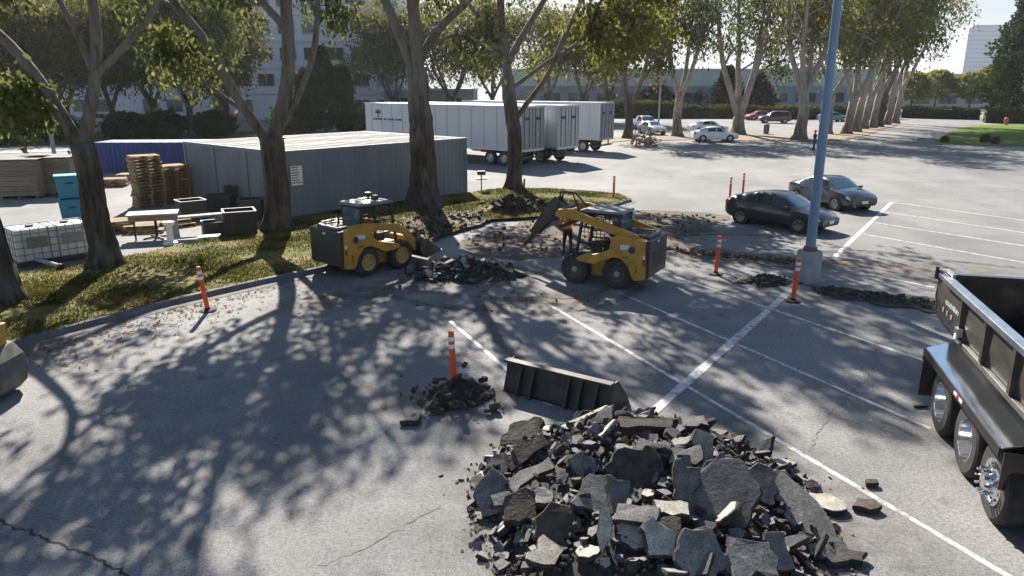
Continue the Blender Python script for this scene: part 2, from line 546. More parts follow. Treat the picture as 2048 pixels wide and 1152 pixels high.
# blades over the island
def blades(name, poly, n, hmin, hmax, mat, z0, seed, keep=None, wid=.012):
    rr = np.random.default_rng(seed)
    xs = [p[0] for p in poly]; ys = [p[1] for p in poly]
    pts = []
    while len(pts) < n:
        x = rr.uniform(min(xs), max(xs)); y = min(ys) + (max(ys) - min(ys)) * rr.uniform() ** 1.4
        if inside(x, y, poly):
            if math.sin(x * 1.3 + 2 * math.sin(y * .9)) + math.sin(y * 1.7 + x * .4) + rr.normal() * .8 > -.4:
                pts.append((x, y))
    P = np.array(pts); k = len(P)
    h = rr.uniform(hmin, hmax, k) * (1 + .4 * np.sin(P[:, 0] * 2.1) * np.sin(P[:, 1] * 1.6))
    a = rr.uniform(0, 6.283, k); lean = rr.normal(0, .5, (k, 2)) * h[:, None]
    wv = wid * (1 + rr.uniform(0, 1.2, k))
    b0 = np.stack([P[:, 0] - wv * np.cos(a), P[:, 1] - wv * np.sin(a), np.full(k, z0)], 1)
    b1 = np.stack([P[:, 0] + wv * np.cos(a), P[:, 1] + wv * np.sin(a), np.full(k, z0)], 1)
    tp = np.stack([P[:, 0] + lean[:, 0], P[:, 1] + lean[:, 1], z0 + h], 1)
    V = np.stack([b0, b1, tp], 1).reshape(-1, 3)
    return struct(put(name, raw_mesh(name, V, 3, mat)), 'stuff')
BLADE = leaf_mat('grass_blade', (.060, .072, .016), (.125, .125, .032), (.24, .19, .085), .3, .7)
blades('grass', isl_xy, 60000, .025, .085, BLADE, .12, 3, wid=.014)

# ---- torn-up ground
def mound(name, cx, cy, rx, ry, h, mat, seed, rot=0, z0=0.0, n=26, kind='stuff', rough=.35):
    rr = random.Random(seed); vs, fs = [], []
    ph = [rr.uniform(0, 6.28) for _ in range(6)]
    rings = 9
    for i in range(rings):
        t = i / (rings - 1)
        for k in range(n):
            a = 2 * math.pi * k / n
            e = 1 + .16 * math.sin(3 * a + ph[0]) + .11 * math.sin(5 * a + ph[1]) + rr.uniform(-.06, .06)
            x, y = rx * t * e * math.cos(a), ry * t * e * math.sin(a)
            z = h * (1 - t ** 1.5) * (1 + rr.uniform(-rough, rough)) if i < rings - 1 else -.02
            X = cx + x * math.cos(rot) - y * math.sin(rot); Y = cy + x * math.sin(rot) + y * math.cos(rot)
            vs.append((X, Y, z0 + max(z, -.02)))
    for i in range(rings - 1):
        for k in range(n):
            fs.append((i * n + k, i * n + (k + 1) % n, (i + 1) * n + (k + 1) % n, (i + 1) * n + k))
    mb = MB(); mb.add(vs, fs)
    return struct(mb.build(name, mat), kind)

def chunk(rr, r, t, n=None, jag=.25):
    """one broken slab lying flat: (verts, faces, material index of each face) top = 0, broken sides and underside = 1"""
    n = n or (rr.randint(6, 9) if r > .14 else rr.randint(5, 7))
    a0 = rr.uniform(0, 6.28); ex = rr.uniform(.62, 1.0)
    top, bot, mid = [], [], []
    ring = []
    for k in range(n):
        a = a0 + 2 * math.pi * (k + rr.uniform(-.28, .28)) / n
        q = r * rr.uniform(1 - jag, 1 + jag * .5)
        ring.append((q * math.cos(a), q * ex * math.sin(a)))
    if r > .10:
        R2 = []
        for k, p in enumerate(ring):
            p2 = ring[(k + 1) % n]; f = rr.uniform(.35, .65); g = rr.uniform(-.05, .04)
            R2 += [p, ((p[0] + (p2[0] - p[0]) * f) * (1 + g), (p[1] + (p2[1] - p[1]) * f) * (1 + g))]
        ring = R2; n = len(ring)
    for x, y in ring:
        top.append((x * .97, y * .97, t / 2 + rr.uniform(-.04, .04) * t))
        s = rr.uniform(.86, 1.08)
        mid.append((x * rr.uniform(.98, 1.07), y * rr.uniform(.98, 1.07), rr.uniform(-.1, .2) * t))
        bot.append((x * s, y * s, -t / 2 * rr.uniform(.7, 1.2)))
    vs = top + mid + bot
    fs = [tuple(range(n)), tuple(range(2 * n, 3 * n))[::-1]]
    mi = [0, 1]
    for k in range(n):
        j = (k + 1) % n
        fs += [(k, n + k, n + j, j), (n + k, 2 * n + k, 2 * n + j, n + j)]
        mi += [1, 1]
    return vs, fs, mi

TOPA = M('slab_weathered_top', (.215, .210, .203), .9, col2=(.125, .121, .117), scale=6, bmp=.6, rand=.5, speck=.8)
TOPB = M('slab_pale_top', (.46, .43, .38), .9, col2=(.29, .265, .225), scale=6, bmp=.5, rand=.35, speck=.7)
SIDE = M('slab_broken_edge', (.072, .064, .056), .95, col2=(.024, .021, .019), scale=11, bmp=.9, bdist=.02, rand=.3)
SIDEB = M('slab_brown_underside', (.115, .095, .074), .95, col2=(.055, .045, .035), scale=7, bmp=.8, bdist=.02, rand=.3)

def scatter(name, where, n, rmin, rmax, mats, seed, z=None):
    """small pieces nobody could count, joined into one object"""
    rr = random.Random(seed); mb = MB()
    for i in range(n):
        x, y, z0 = where(rr)
        r = rmin + (rmax - rmin) * rr.random() ** 2.2
        vs, fs, mi = chunk(rr, r, r * rr.uniform(.4, .9), rr.randint(4, 6), .35)
        q = Euler((rr.gauss(0, .5), rr.gauss(0, .5), rr.uniform(0, 6.28))).to_matrix()
        o = len(mb.v)
        mb.v += [tuple(q @ Vector(v) + Vector((x, y, z0 + r * .2))) for v in vs]
        mb.f += [tuple(j + o for j in f) for f in fs]
        mb.m += mi
    return struct(mb.build(name, mats), 'stuff')

dr = random.Random(11)
TORN = M('torn_ground', (.058, .044, .034), .95, col2=(.120, .094, .070), scale=.9, bmp=.9, bdist=.06)
sheet('torn_ground', ragged([(905, 492), (960, 470), (1040, 444), (1110, 440), (1200, 424), (1300, 420), (1440, 428), (1470, 437), (1430, 452), (1370, 480), (1310, 505),
                             (1240, 520), (1130, 512), (1040, 520), (960, 512)], dr, .5, .15), .010, TORN)
sheet('soil_strip', ragged([(1290, 488), (1400, 494), (1592, 516), (1598, 540), (1500, 528), (1400, 514), (1300, 502)], dr, .3, .08), .014, DIRTB)
sheet('soil_patch', ragged([(700, 500), (760, 455), (850, 428), (930, 425), (1000, 432), (985, 444), (930, 462), (860, 486), (800, 500)], dr, .4, .12), .131, DIRTB)
sheet('trench_soil', ragged([(1615, 572), (1700, 580), (1800, 592), (1900, 603), (1990, 612), (1990, 645), (1880, 630), (1780, 614), (1690, 600), (1630, 588)], dr, .25, .09), .030, DIRT)

FILM = film_mat('dust_film', (.075, .066, .056), (.14, .125, .105), 1.1)
FILMB = film_mat('brown_dust_film', (.15, .115, .08), (.22, .18, .135), .8)
def film(px, py, rx, ry, mat, rot=0.0, z=.018):
    c = G(px, py); mb = MB(); n = 28
    mb.add([(rx * math.cos(k / n * 6.2832), ry * math.sin(k / n * 6.2832), 0) for k in range(n)], [tuple(range(n))])
    struct(mb.build('soil_film', mat, None, (c.x, c.y, z), (0, 0, rot)))
for px, py, rx, ry, m_, ro, z_ in [(1330, 1010, 3.6, 3.4, FILM, 0, .018), (912, 800, 1.5, 1.1, FILM, .3, .019), (930, 548, 3.0, 2.0, FILM, .2, .020), (1180, 480, 5.0, 3.2, FILMB, .2, .021), (1500, 520, 4.2, 1.1, FILMB, -.2, .022),
                           (1790, 600, 3.4, 1.1, FILM, -.25, .023), (1530, 565, 1.7, 1.0, FILM, 0, .024), (1800, 535, 4.5, 1.0, FILMB, -.15, .019), (1110, 600, 3.0, 1.2, FILMB, .4, .017), (720, 590, 3.0, 1.2, FILM, .6, .017), (1880, 560, 3.0, .6, FILM, -.2, .025)]:
    film(px, py, rx, ry, m_, ro, z_)
TRACK = film_mat('tyre_mud', (.09, .078, .064), (.15, .135, .115), 2.2, False)
def track(pxs, w, z):
    P = dense2([G(*p) for p in pxs]); vs = []
    for i, p in enumerate(P):
        d = (P[min(i + 1, len(P) - 1)] - P[max(0, i - 1)]).normalized(); nr = Vector((-d.y, d.x, 0)) * w / 2
        vs += [(p.x + nr.x, p.y + nr.y, z), (p.x - nr.x, p.y - nr.y, z)]
    mb = MB(); mb.add(vs, [(2 * i, 2 * i + 1, 2 * i + 3, 2 * i + 2) for i in range(len(P) - 1)])
    struct(mb.build('tyre_track', TRACK))
def dense2(P):
    out = []
    for i in range(len(P) - 1):
        p0, p1, p2, p3 = P[max(i - 1, 0)], P[i], P[i + 1], P[min(i + 2, len(P) - 1)]
        for k in range(12):
            t = k / 12
            out.append(.5 * ((2 * p1) + (p2 - p0) * t + (2 * p0 - 5 * p1 + 4 * p2 - p3) * t * t + (3 * p1 - p0 - 3 * p2 + p3) * t ** 3))
    return out + [P[-1]]
for i, (pxs, w) in enumerate([([(1600, 512), (1700, 500), (1837, 515), (2060, 538)], .26), ([(1590, 530), (1700, 520), (1850, 540), (2060, 572)], .24), ([(1250, 560), (1180, 590), (1040, 600), (900, 590), (780, 570)], .28),
                              ([(1290, 575), (1200, 612), (1050, 625), (880, 612), (760, 590)], .28), ([(1100, 540), (1000, 560), (960, 600), (1000, 680), (1090, 760)], .26), ([(1350, 470), (1480, 470), (1620, 480), (1700, 500)], .24)]):
    track(pxs, w, .027 + i * .002)

def between(a, b, w, z=0.0, jit=.06):
    A, B = G(*a), G(*b)
    n = Vector((-(B - A).y, (B - A).x, 0)).normalized()
    def f(rr):
        p = A + (B - A) * rr.random() + n * rr.uniform(-w, w)
        return p.x, p.y, z + rr.uniform(0, jit)
    return f
def inpoly(pxs, z=0.0, jit=.05):
    P = [G(*p) for p in pxs]; xy = [(p.x, p.y) for p in P]
    xs = [p[0] for p in xy]; ys = [p[1] for p in xy]
    def f(rr):
        while True:
            x, y = rr.uniform(min(xs), max(xs)), rr.uniform(min(ys), max(ys))
            if inside(x, y, xy):
                return x, y, z + rr.uniform(0, jit)
    return f
scatter('trench_rubble', between((1640, 582), (1990, 628), .40, .0, .05), 520, .02, .11, [SIDE, SIDEB], 21)
scatter('strip_rubble', between((1320, 500), (1590, 527), .30), 200, .03, .10, [SIDEB, SIDEB], 22)
scatter('torn_rubble', inpoly([(905, 492), (960, 470), (1040, 444), (1200, 426), (1440, 430), (1370, 480), (1240, 515), (1040, 515)]), 380, .02, .10, [SIDEB, SIDE], 23)
scatter('soil_clods', inpoly([(740, 490), (850, 432), (985, 436), (930, 462), (860, 486)], .13), 260, .03, .14, [SIDEB, SIDE], 24)

# ---- far lawn on the right, verge on the left, tree strip by the road
sheet('lawn', [G(*p) for p in [(1858, 289), (1895, 268), (1925, 256), (1960, 250), (2200, 250), (2300, 296), (2048, 293), (1960, 291)]], .02, LAWN)
sheet('verge', [G(*p) for p in [(-300, 303), (740, 274), (740, 262), (560, 262), (300, 266), (-300, 268)]], .06, VERGE)
SOILP = M('dry_soil', (.26, .20, .13), .95, col2=(.14, .105, .07), scale=.5, bmp=.6, bdist=.05)
sheet('tree_strip', ragged([(1180, 296), (1255, 282), (1380, 280), (1600, 284), (1690, 280), (1760, 262), (1800, 248), (1792, 243), (1700, 256), (1640, 272), (1480, 272), (1240, 274), (1170, 284)], dr, 2.0, .25), .05, SOILP)
sheet('footpath', [G(*p) for p in [(-300, 318), (330, 296), (330, 290), (-300, 308)]], .03, CONC)

# ---- hills far off
HILL = M('hill_scrub', (.10, .11, .10), .95, col2=(.06, .075, .06), scale=.01)
mb = MB(); vs = []
hx = [-1700 + i * 60 for i in range(59)]
for k, x in enumerate(hx):
    z = 26 + 9 * math.sin(k * .31) + 5 * math.sin(k * .83 + 1) + 3 * math.sin(k * 1.9)
    vs += [(x, 1900, -1), (x, 2100, z), (x, 2700, z + 6)]
mb.add(vs, [(3 * i + j, 3 * i + 3 + j, 3 * i + 4 + j, 3 * i + 1 + j) for i in range(58) for j in (0, 1)])
struct(mb.build('hills', HILL, smooth='all'))

# ================================================================== BUILDINGS
WALLW = M('pale_render', (.60, .61, .63), .8, col2=(.52, .53, .55), scale=.3)
WALLB = M('blue_grey_cladding', (.26, .32, .38), .7, col2=(.20, .25, .31), scale=.4)
WALLG = M('pale_green_cladding', (.46, .52, .50), .7, col2=(.38, .44, .42), scale=.3)
PANE = M('window_pane', (.035, .05, .06), .08, col2=(.06, .085, .085), scale=.25, coat=.3, rand=.5)
FRAME = M('window_frame', (.35, .36, .38), .5, col2=(.28, .29, .30), scale=3)

def win_mesh(w, h):
    mb = MB()
    mb.box((0, 0, 0), (w, .06, h))
    pane = mb.mesh('window', PANE)
    fb = MB(); t = .09
    for x in (-w / 2, 0, w / 2):
        fb.box((x, -.05, 0), (t, .12, h + t))
    for z in (-h / 2, h / 2):
        fb.box((0, -.052, z), (w + t * 2, .12, t))
    return pane, fb.mesh('frame', FRAME)

# office block behind the trees (its front wall faces us)
b = thing('office_building', 'large pale office block with rows of dark windows behind the trees', 'building', (-47, 122, 0))
mb = MB(); mb.box((0, 15, 14), (58, 30, 28)); mb.build('wall', WALLW, b)
mb = MB(); mb.box((0, 15, 28.4), (58.8, 30.8, .8)); mb.build('roof', WALLW, b)
mb = MB()
for z in (4.0, 8.0, 12.0, 16.0, 20.0, 24.0):
    mb.box((0, -.06, z), (58.1, .12, .35))
mb.build('floor_band', M('band_grey', (.48, .49, .51), .8), b)
pane, frame = win_mesh(2.5, 1.9)
for iz, z in enumerate((2.2, 6.2, 10.2, 14.2, 18.2, 22.2)):
    for ix in range(15):
        if iz == 0 and ix % 3 == 0:
            continue
        x = -26.6 + ix * 3.8
        w = put('window', pane, b, (x, -.02, z))
        put('frame', frame, w, (0, 0, 0))
b2 = thing('annex_building', 'low blue grey building beside the large office block, above the white trailers', 'building', (-13, 118, 0))
mb = MB(); mb.box((0, 7, 2.3), (14, 14, 4.6)); mb.build('wall', WALLB, b2)
mb = MB(); mb.box((0, 7, 4.75), (14.4, 14.4, .3)); mb.build('roof', WALLW, b2)
for x in (-4.5, -1, 2.5, 5.5):
    w = put('window', pane, b2, (x, -.02, 2.6)); put('frame', frame, w)

# long pale warehouse behind the hedge
wh = thing('warehouse', 'long low pale green and blue warehouse behind the clipped hedge', 'building', (36, 152, 0))
mb = MB(); mb.box((0, 20, 2.6), (76, 40, 5.2)); mb.build('wall', WALLB, wh)
mb = MB(); mb.box((0, 20, 6.7), (76.6, 40.6, 3.0)); mb.build('fascia', WALLG, wh)
mb = MB(); mb.box((0, 20, 8.4), (77, 41, .35)); mb.build('roof', WALLW, wh)
pane2, frame2 = win_mesh(4.2, 2.0)
for i in range(13):
    w = put('window', pane2, wh, (-34 + i * 5.7, -.02, 3.0)); put('frame', frame2, w)
# plain white shed left of it
ws = thing('white_building', 'plain white flat roofed building between the warehouse and the trailers', 'building', (12, 158, 0))
mb = MB(); mb.box((0, 9, 2.6), (21, 18, 5.2)); mb.build('wall', WALLW, ws)
mb = MB(); mb.box((0, 9, 5.35), (21.4, 18.4, .3)); mb.build('roof', WALLW, ws)
mb = MB(); mb.box((2, -.04, 1.7), (4.5, .1, 3.2)); mb.build('roller_door', WALLB, ws)
# low wall at the end of the road
wl = thing('low_building', 'low white building beyond the small trees at the road end', 'building', (118, 182, 0))
mb = MB(); mb.box((0, 8, 1.9), (62, 16, 3.8)); mb.build('wall', WALLW, wl)
mb = MB(); mb.box((0, 8, 3.95), (62.6, 16.6, .3)); mb.build('roof', WALLB, wl)
for i in range(9):
    w = put('window', pane2, wl, (-26 + i * 6.5, -.02, 2.1)); put('frame', frame2, w)
# far tower: haze is painted into its pale wall and window colours
tw = thing('office_tower', 'tall pale tower standing alone on the hazy skyline', 'building', (PY(1962, 150, 660).x, 660, 0), R(-12))
TWR = M('tower_hazed_wall', (.56, .60, .65), .4, col2=(.50, .55, .60), scale=.05)
mb = MB(); mb.box((0, 14, 26.5), (30, 28, 53)); mb.build('wall', TWR, tw)
mb = MB(); mb.box((0, 14, 54), (24, 22, 2.2)); mb.build('plant_room', WALLW, tw)
mb = MB(); mb.box((0, -.06, 1.0), (29, .1, 1.4)); fl = mb.mesh('window', M('tower_hazed_window', (.44, .49, .54), .3, col2=(.40, .45, .5), scale=.1))
for i in range(14):
    put('window', fl, tw, (0, 0, 2 + i * 3.6))
# low far rooflines
for i, (x, y, w_, h_, lab) in enumerate([(250, 420, 90, 11, 'long grey far off roofline left of the pale tower'), (345, 520, 70, 13, 'dim grey block at the foot of the pale tower')]):
    fb = thing('far_building', lab, 'building', (x, y, 0))
    mb = MB(); mb.box((0, 10, h_ / 2), (w_, 20, h_)); mb.build('wall', WALLB, fb)
    mb = MB(); mb.box((0, 10, h_ + .2), (w_ + 1, 21, .4)); mb.build('roof', WALLW, fb)

# ================================================================== TREES
BARKP = bark_mat('pale_gum_bark', (.36, .33, .29), (.20, .165, .13), (.055, .043, .034), .2)
BARKD = bark_mat('rough_gum_bark', (.20, .185, .165), (.095, .078, .062), (.026, .020, .016), 2.6)
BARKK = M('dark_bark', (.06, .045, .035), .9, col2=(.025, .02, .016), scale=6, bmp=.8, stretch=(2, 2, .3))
LEAFN = leaf_mat('gum_leaves', (.070, .092, .030), (.138, .165, .052), (.215, .21, .066), .55)
LEAFY = leaf_mat('yellowing_gum_leaves', (.095, .108, .030), (.175, .180, .050), (.26, .225, .060), .56, .4)
LEAFD = leaf_mat('dark_green_leaves', (.022, .038, .013), (.042, .068, .019), (.070, .095, .026), .3)
LEAFL = leaf_mat('spring_leaves', (.13, .15, .030), (.22, .23, .05), (.30, .26, .06), .5)
LEAFC = leaf_mat('conifer_needles', (.018, .030, .014), (.034, .050, .020), (.055, .065, .026), .2)
LEAFR = leaf_mat('purple_leaves', (.060, .022, .028), (.10, .035, .045), (.14, .06, .06), .35)

def leaves(cl, per, size, spread, seed, droop=1.0, wid=.26):
    """cl: [(x,y,z,k)] leaf clusters -> numpy quads, pointed blades that hang"""
    if not cl:
        return np.zeros((0, 3))
    r = np.random.default_rng(seed)
    C = np.repeat(np.array([c[:3] for c in cl]), per, 0); k = len(C)
    off = r.normal(0, spread, (k, 3)); off[:, 2] = off[:, 2] * .8 - np.abs(r.normal(0, spread * 1.1, k)) * droop
    P = C + off
    d = r.normal(0, .55, (k, 3)); d[:, 2] -= .75 * droop
    d /= np.linalg.norm(d, axis=1)[:, None] + 1e-9
    a = r.normal(0, 1, (k, 3)); w = np.cross(d, a); w /= np.linalg.norm(w, axis=1)[:, None] + 1e-9
    L = (size * r.uniform(.6, 1.4, k))[:, None]; W = L * wid * r.uniform(.7, 1.2, k)[:, None]
    V = np.stack([P, P + d * L * .45 + w * W, P + d * L, P + d * L * .5 - w * W], 1)
    return V.reshape(-1, 3)

def curve_from(p, d, L, n, rr, bend=.25, sag=0.0):
    pts = [Vector(p)]; d = Vector(d).normalized()
    for i in range(n):
        d = (d + Vector((rr.gauss(0, bend), rr.gauss(0, bend), rr.gauss(0, bend) - sag * (i / n)))).normalized()
        pts.append(pts[-1] + d * (L / n))
    return pts

def sprout(mb, rr, pts, r0, r1, lvl, cl, sub=6, frac=.5, start=.3, n=7, sag=.12, up=.35):
    pts = [Vector(p) for p in pts]
    m = len(pts)
    rad = [r0 + (r1 - r0) * (i / (m - 1)) for i in range(m)]
    mb.tube(pts, rad, n, False)
    tot = sum((b - a).length for a, b in zip(pts, pts[1:]))
    for s in range(sub):
        t = start + (1 - start) * (s + rr.random()) / sub
        i = min(int(t * (m - 1)), m - 2); u = t * (m - 1) - i
        p = pts[i].lerp(pts[i + 1], u); ax = (pts[i + 1] - pts[i]).normalized()
        side = Vector((rr.gauss(0, 1), rr.gauss(0, 1), rr.gauss(0, .5)))
        side = (side - ax * side.dot(ax)).normalized()
        d = ax * rr.uniform(.35, .9) + side * rr.uniform(.6, 1.1) + Vector((0, 0, up))
        L = tot * frac * rr.uniform(.6, 1.15) * (1.15 - .5 * t)
        q = curve_from(p, d, L, 4, rr, .2, sag)
        rs = max(.012, (r0 + (r1 - r0) * t) * .55)
        if lvl > 0:
            sprout(mb, rr, q, rs, max(.008, rs * .35), lvl - 1, cl, max(3, sub - 2), .55, .25, 5 if lvl > 1 else 4, sag * 2.2, up * .2)
        else:
            mb.tube(q, [rs, rs * .8, rs * .6, rs * .5, rs * .3], 4, False)
            for j in (2, 3, 4):
                cl.append((q[j].x, q[j].y, q[j].z))
    e = pts[-1]
    cl.append((e.x, e.y, e.z))

def trunk_wob(seed, amp=.10, flare=.5, nseg=40):
    rr = random.Random(seed)
    ph = [rr.uniform(0, 6.28) for _ in range(5)]
    def f(i, k):
        a = k / 22 * 6.283
        v = 1 + amp * .5 * math.sin(3 * a + ph[0] + i * .05) + amp * .45 * math.sin(7 * a + ph[1] + .11 * i) + amp * .5 * math.sin(11 * a + ph[3] - i * .06) + rr.uniform(-amp, amp) * .35
        if i < 6:
            v *= 1 + flare * math.exp(-i * .75) * (1 + .35 * math.sin(4 * a + ph[2]))
        return v
    return f

def dense(pts, step=.25):
    out = [Vector(pts[0])]
    P = [Vector(p) for p in pts]
    for a, b in zip(P, P[1:]):
        n = max(1, int((b - a).length / step))
        for k in range(n):
            out.append(a.lerp(b, (k + 1) / n))
    k = random.Random(int(abs(P[0].x * 131 + P[-1].z * 977)))
    for i in range(1, len(out) - 1):
        out[i] = out[i] + Vector((k.gauss(0, .09), k.gauss(0, .09), 0)) * min(1, step * 2)
    # gentle smoothing
    for _ in range(3):
        out = [out[0]] + [(out[i - 1] + out[i] * 2 + out[i + 1]) / 4 for i in range(1, len(out) - 1)] + [out[-1]]
    return out

def gum(label, base, trunk, r0, r1, limbs, seed, per=30, size=.24, spread=.34, leaf=None, bark=None, lvl=2, sub=6, frac=.45, amp=.12, group=None, name='gum_tree', keep=None, flare=.5, zlow=None):
    """trunk: world points of its axis from the foot; limbs: [(points, radius)]"""
    rr = random.Random(seed)
    base = Vector(base)
    t = thing(name, label, 'tree', base, 0, group)
    L = lambda P: [Vector(p) - base for p in P]
    mb = MB()
    tp = dense(L(trunk), .22)
    tp[0].z -= .12
    m = len(tp)
    mb.tube(tp, [r0 + (r1 - r0) * (i / (m - 1)) ** .8 for i in range(m)], 22, True, 0, trunk_wob(seed, amp, flare))
    cl = []
    for pts, r in limbs:
        q = dense(L(pts), .5)
        sprout(mb, rr, q, r, r * .25, lvl, cl, sub, frac, .32, 10)
    mb.build('trunk', bark or BARKD, t, smooth='all')
    if zlow is not None:
        cl = [c for c in cl if c[2] > zlow + rr.gauss(0, .6)]
    if keep:
        cl = [c for c in cl if keep(c[0] + base.x, c[1] + base.y, c[2] + base.z)]
    V = leaves(cl, per, size, spread, seed)
    put('crown', raw_mesh('crown', V, 4, leaf or LEAFN), t)
    return t, len(V) // 4

tot = 0
# ---- the five near gums (pixel polylines in the plane of each tree)
def pl(Y, *px, dy=()):
    out = [PY(x, y, Y) for x, y in px]
    for i, d in enumerate(dy):
        out[i].y += d
    return out
# near crowns shaped for the light: leaves cut where they would shade sunlit asphalt
OPEN = [[(p.x, p.y) for p in (G(*q) for q in Z)] for Z in (
    [(180, 1220), (420, 1085), (560, 1010), (700, 965), (880, 890), (985, 845), (1240, 800), (1400, 845), (1560, 930), (1750, 1050), (1850, 1220)],
    [(1010, 545), (1120, 548), (1350, 760), (1260, 790), (1120, 640)], [(1230, 590), (1330, 640), (1290, 650)], [(1640, 790), (1720, 800), (1700, 830)], [(1700, 880), (1850, 960), (1870, 1060), (1780, 1000)])]
THIN = [(p.x, p.y) for p in (G(*q) for q in [(-250, 830), (120, 850), (330, 920), (430, 1010), (300, 1220), (-250, 1220)])]
COT = 1 / math.tan(SUN_EL)
def crown_gaps(x, y, z):
    gx = x - math.sin(SUN_AZ) * COT * z; gy = y - math.cos(SUN_AZ) * COT * z
    if any(inside(gx, gy, o) for o in OPEN):
        return False
    if inside(gx, gy, THIN) and math.sin(gx * 4.1 + gy) * math.sin(gy * 3.7 - gx * .6) < .12:
        return False
    return math.sin(gx * 2.7 + 1.3 * math.sin(gy * 1.3)) * math.sin(gy * 1.6 + .7 * math.sin(gx * 1.7)) > -.04
NEAR = 'gum trees along the grass island'
def W(*a): return Vector(a)
# T0 at the left edge
Y = 17.76; b0 = G(6, 612); b0.z = .12
_, n = gum('dark trunk of a gum tree cut by the left edge, behind the digger arm', b0, [b0] + pl(Y, (-8, 520), (-38, 430), (-95, 300)), .42, .26,
           [(pl(Y, (-95, 300)) + [W(-13.6, 17.6, 8.2), W(-12.0, 17.0, 10.0), W(-10.2, 16.5, 12.0)], .16), (pl(Y, (-95, 300)) + [W(-15.4, 18.3, 8.5), W(-16.5, 18.5, 12)], .18),
            (pl(Y, (-70, 380)) + [W(-13.2, 16.2, 7.6), W(-11.6, 14.5, 10.4)], .13)], 101, 26, group=NEAR, keep=crown_gaps, zlow=6.6); tot += n
# T1
Y = 21.64; b1 = G(210, 538); b1.z = .12
_, n = gum('leaning forked gum tree with grey bark behind the white liquid tanks', b1, [b1] + pl(Y, (192, 430), (172, 330), (162, 285)), .40, .30,
           [(pl(Y, (164, 300), (125, 232), (75, 150), (20, 85)) + [W(-17.0, 21.4, 9.4), W(-18.2, 21, 12)], .19), (pl(Y, (166, 300), (178, 215), (186, 110), (205, 10)) + [W(-11.8, 21.2, 10), W(-11.0, 20.6, 13)], .19),
            (pl(Y, (110, 215), (60, 200), (0, 175)), .07), (pl(Y, (182, 160), (250, 90), (330, 20)) + [W(-9.0, 21.0, 10.2), W(-7.6, 20.4, 12.2)], .12),
            (pl(Y, (184, 140), (140, 60), (120, 0)) + [W(-13.4, 20.0, 11.2)], .10)], 102, 27, group=NEAR, keep=crown_gaps, zlow=5.0); tot += n
# T2
Y = 27.37; b2_ = G(555, 465); b2_.z = .12
_, n = gum('dark rough barked gum tree standing in front of the grey containers', b2_, [b2_] + pl(Y, (556, 400), (548, 330), (541, 275)), .47, .40,
           [(pl(Y, (536, 285), (495, 225), (455, 160), (420, 90), (350, 20)) + [W(-13.6, 27, 11), W(-14.6, 26.5, 13.4)], .20), (pl(Y, (543, 285), (566, 200), (574, 100), (576, 0)) + [W(-8.3, 27, 11), W(-8.0, 26, 14.6)], .30),
            (pl(Y, (548, 275), (590, 205), (625, 130), (640, 40)) + [W(-6.8, 27.4, 10.5), W(-5.6, 27.2, 13.0)], .15), (pl(Y, (500, 232), (440, 190), (385, 150), (340, 90)), .09),
            (pl(Y, (574, 60), (520, 0)) + [W(-10.2, 25.4, 10.5), W(-10.6, 24, 12.8)], .14)], 103, 26, group=NEAR, keep=crown_gaps, zlow=6.4); tot += n
# T3
Y = 32.99; b3 = G(848, 417); b3.z = .12
_, n = gum('stout grey gum tree with furrowed trunk behind the left loader', b3, [b3] + pl(Y, (848, 380), (846, 330), (840, 250), (834, 180), (832, 135)), .66, .42,
           [(pl(Y, (832, 150), (805, 85), (780, 30), (760, -20)) + [W(-6.6, 32.6, 11.8), W(-7.6, 32, 14.6)], .24), (pl(Y, (833, 140), (832, 60), (826, -10)) + [W(-4.3, 32.6, 12), W(-4.0, 31.6, 16.0)], .30),
            (pl(Y, (836, 130), (868, 60), (925, 15)) + [W(-1.0, 32.6, 9.6), W(.8, 31.8, 12.4), W(2.0, 31.4, 14)], .20), (pl(Y, (852, 100), (900, 60), (960, 70), (985, 110)), .09),
            (pl(Y, (826, 30)) + [W(-3.2, 30.8, 10.5), W(-1.8, 29.6, 13.4)], .16)], 104, 22, size=.26, group=NEAR, keep=crown_gaps, zlow=7.2, flare=.7); tot += n
# T4
Y = 38.88; b4 = G(1027, 381); b4.z = .12
_, n = gum('dark slender gum tree at the tip of the grass island', b4, [b4] + pl(Y, (1030, 330), (1030, 270), (1022, 215), (1015, 150)), .42, .30,
           [(pl(Y, (1016, 160), (1006, 80), (1000, 0)) + [W(-.6, 38.6, 12), W(-.4, 38, 17)], .24), (pl(Y, (1028, 245), (1055, 205), (1090, 165), (1120, 90)) + [W(3.4, 38.4, 9.4), W(5.2, 37.6, 12.5), W(6.0, 37, 15)], .15),
            (pl(Y, (1014, 130), (1050, 60), (1090, 0)) + [W(2.8, 38.2, 11.5), W(3.4, 37, 15.5)], .18), (pl(Y, (1008, 110), (960, 50), (930, 0)) + [W(-3.4, 39, 11.5), W(-3.8, 38.5, 14)], .14),
            (pl(Y, (1110, 120), (1170, 70), (1230, 60)) + [W(6.4, 38.4, 8.8)], .10), (pl(Y, (1018, 180), (1100, 120), (1160, 90)) + [W(4.2, 36.4, 9.4), W(5.4, 34.6, 11.4)], .12),
            ([W(-.6, 38.6, 11.5), W(1.4, 36.2, 14), W(2.6, 34.2, 16)], .14)], 105, 25, size=.28, spread=.42, group=NEAR, keep=crown_gaps, zlow=5.6, leaf=LEAFY); tot += n

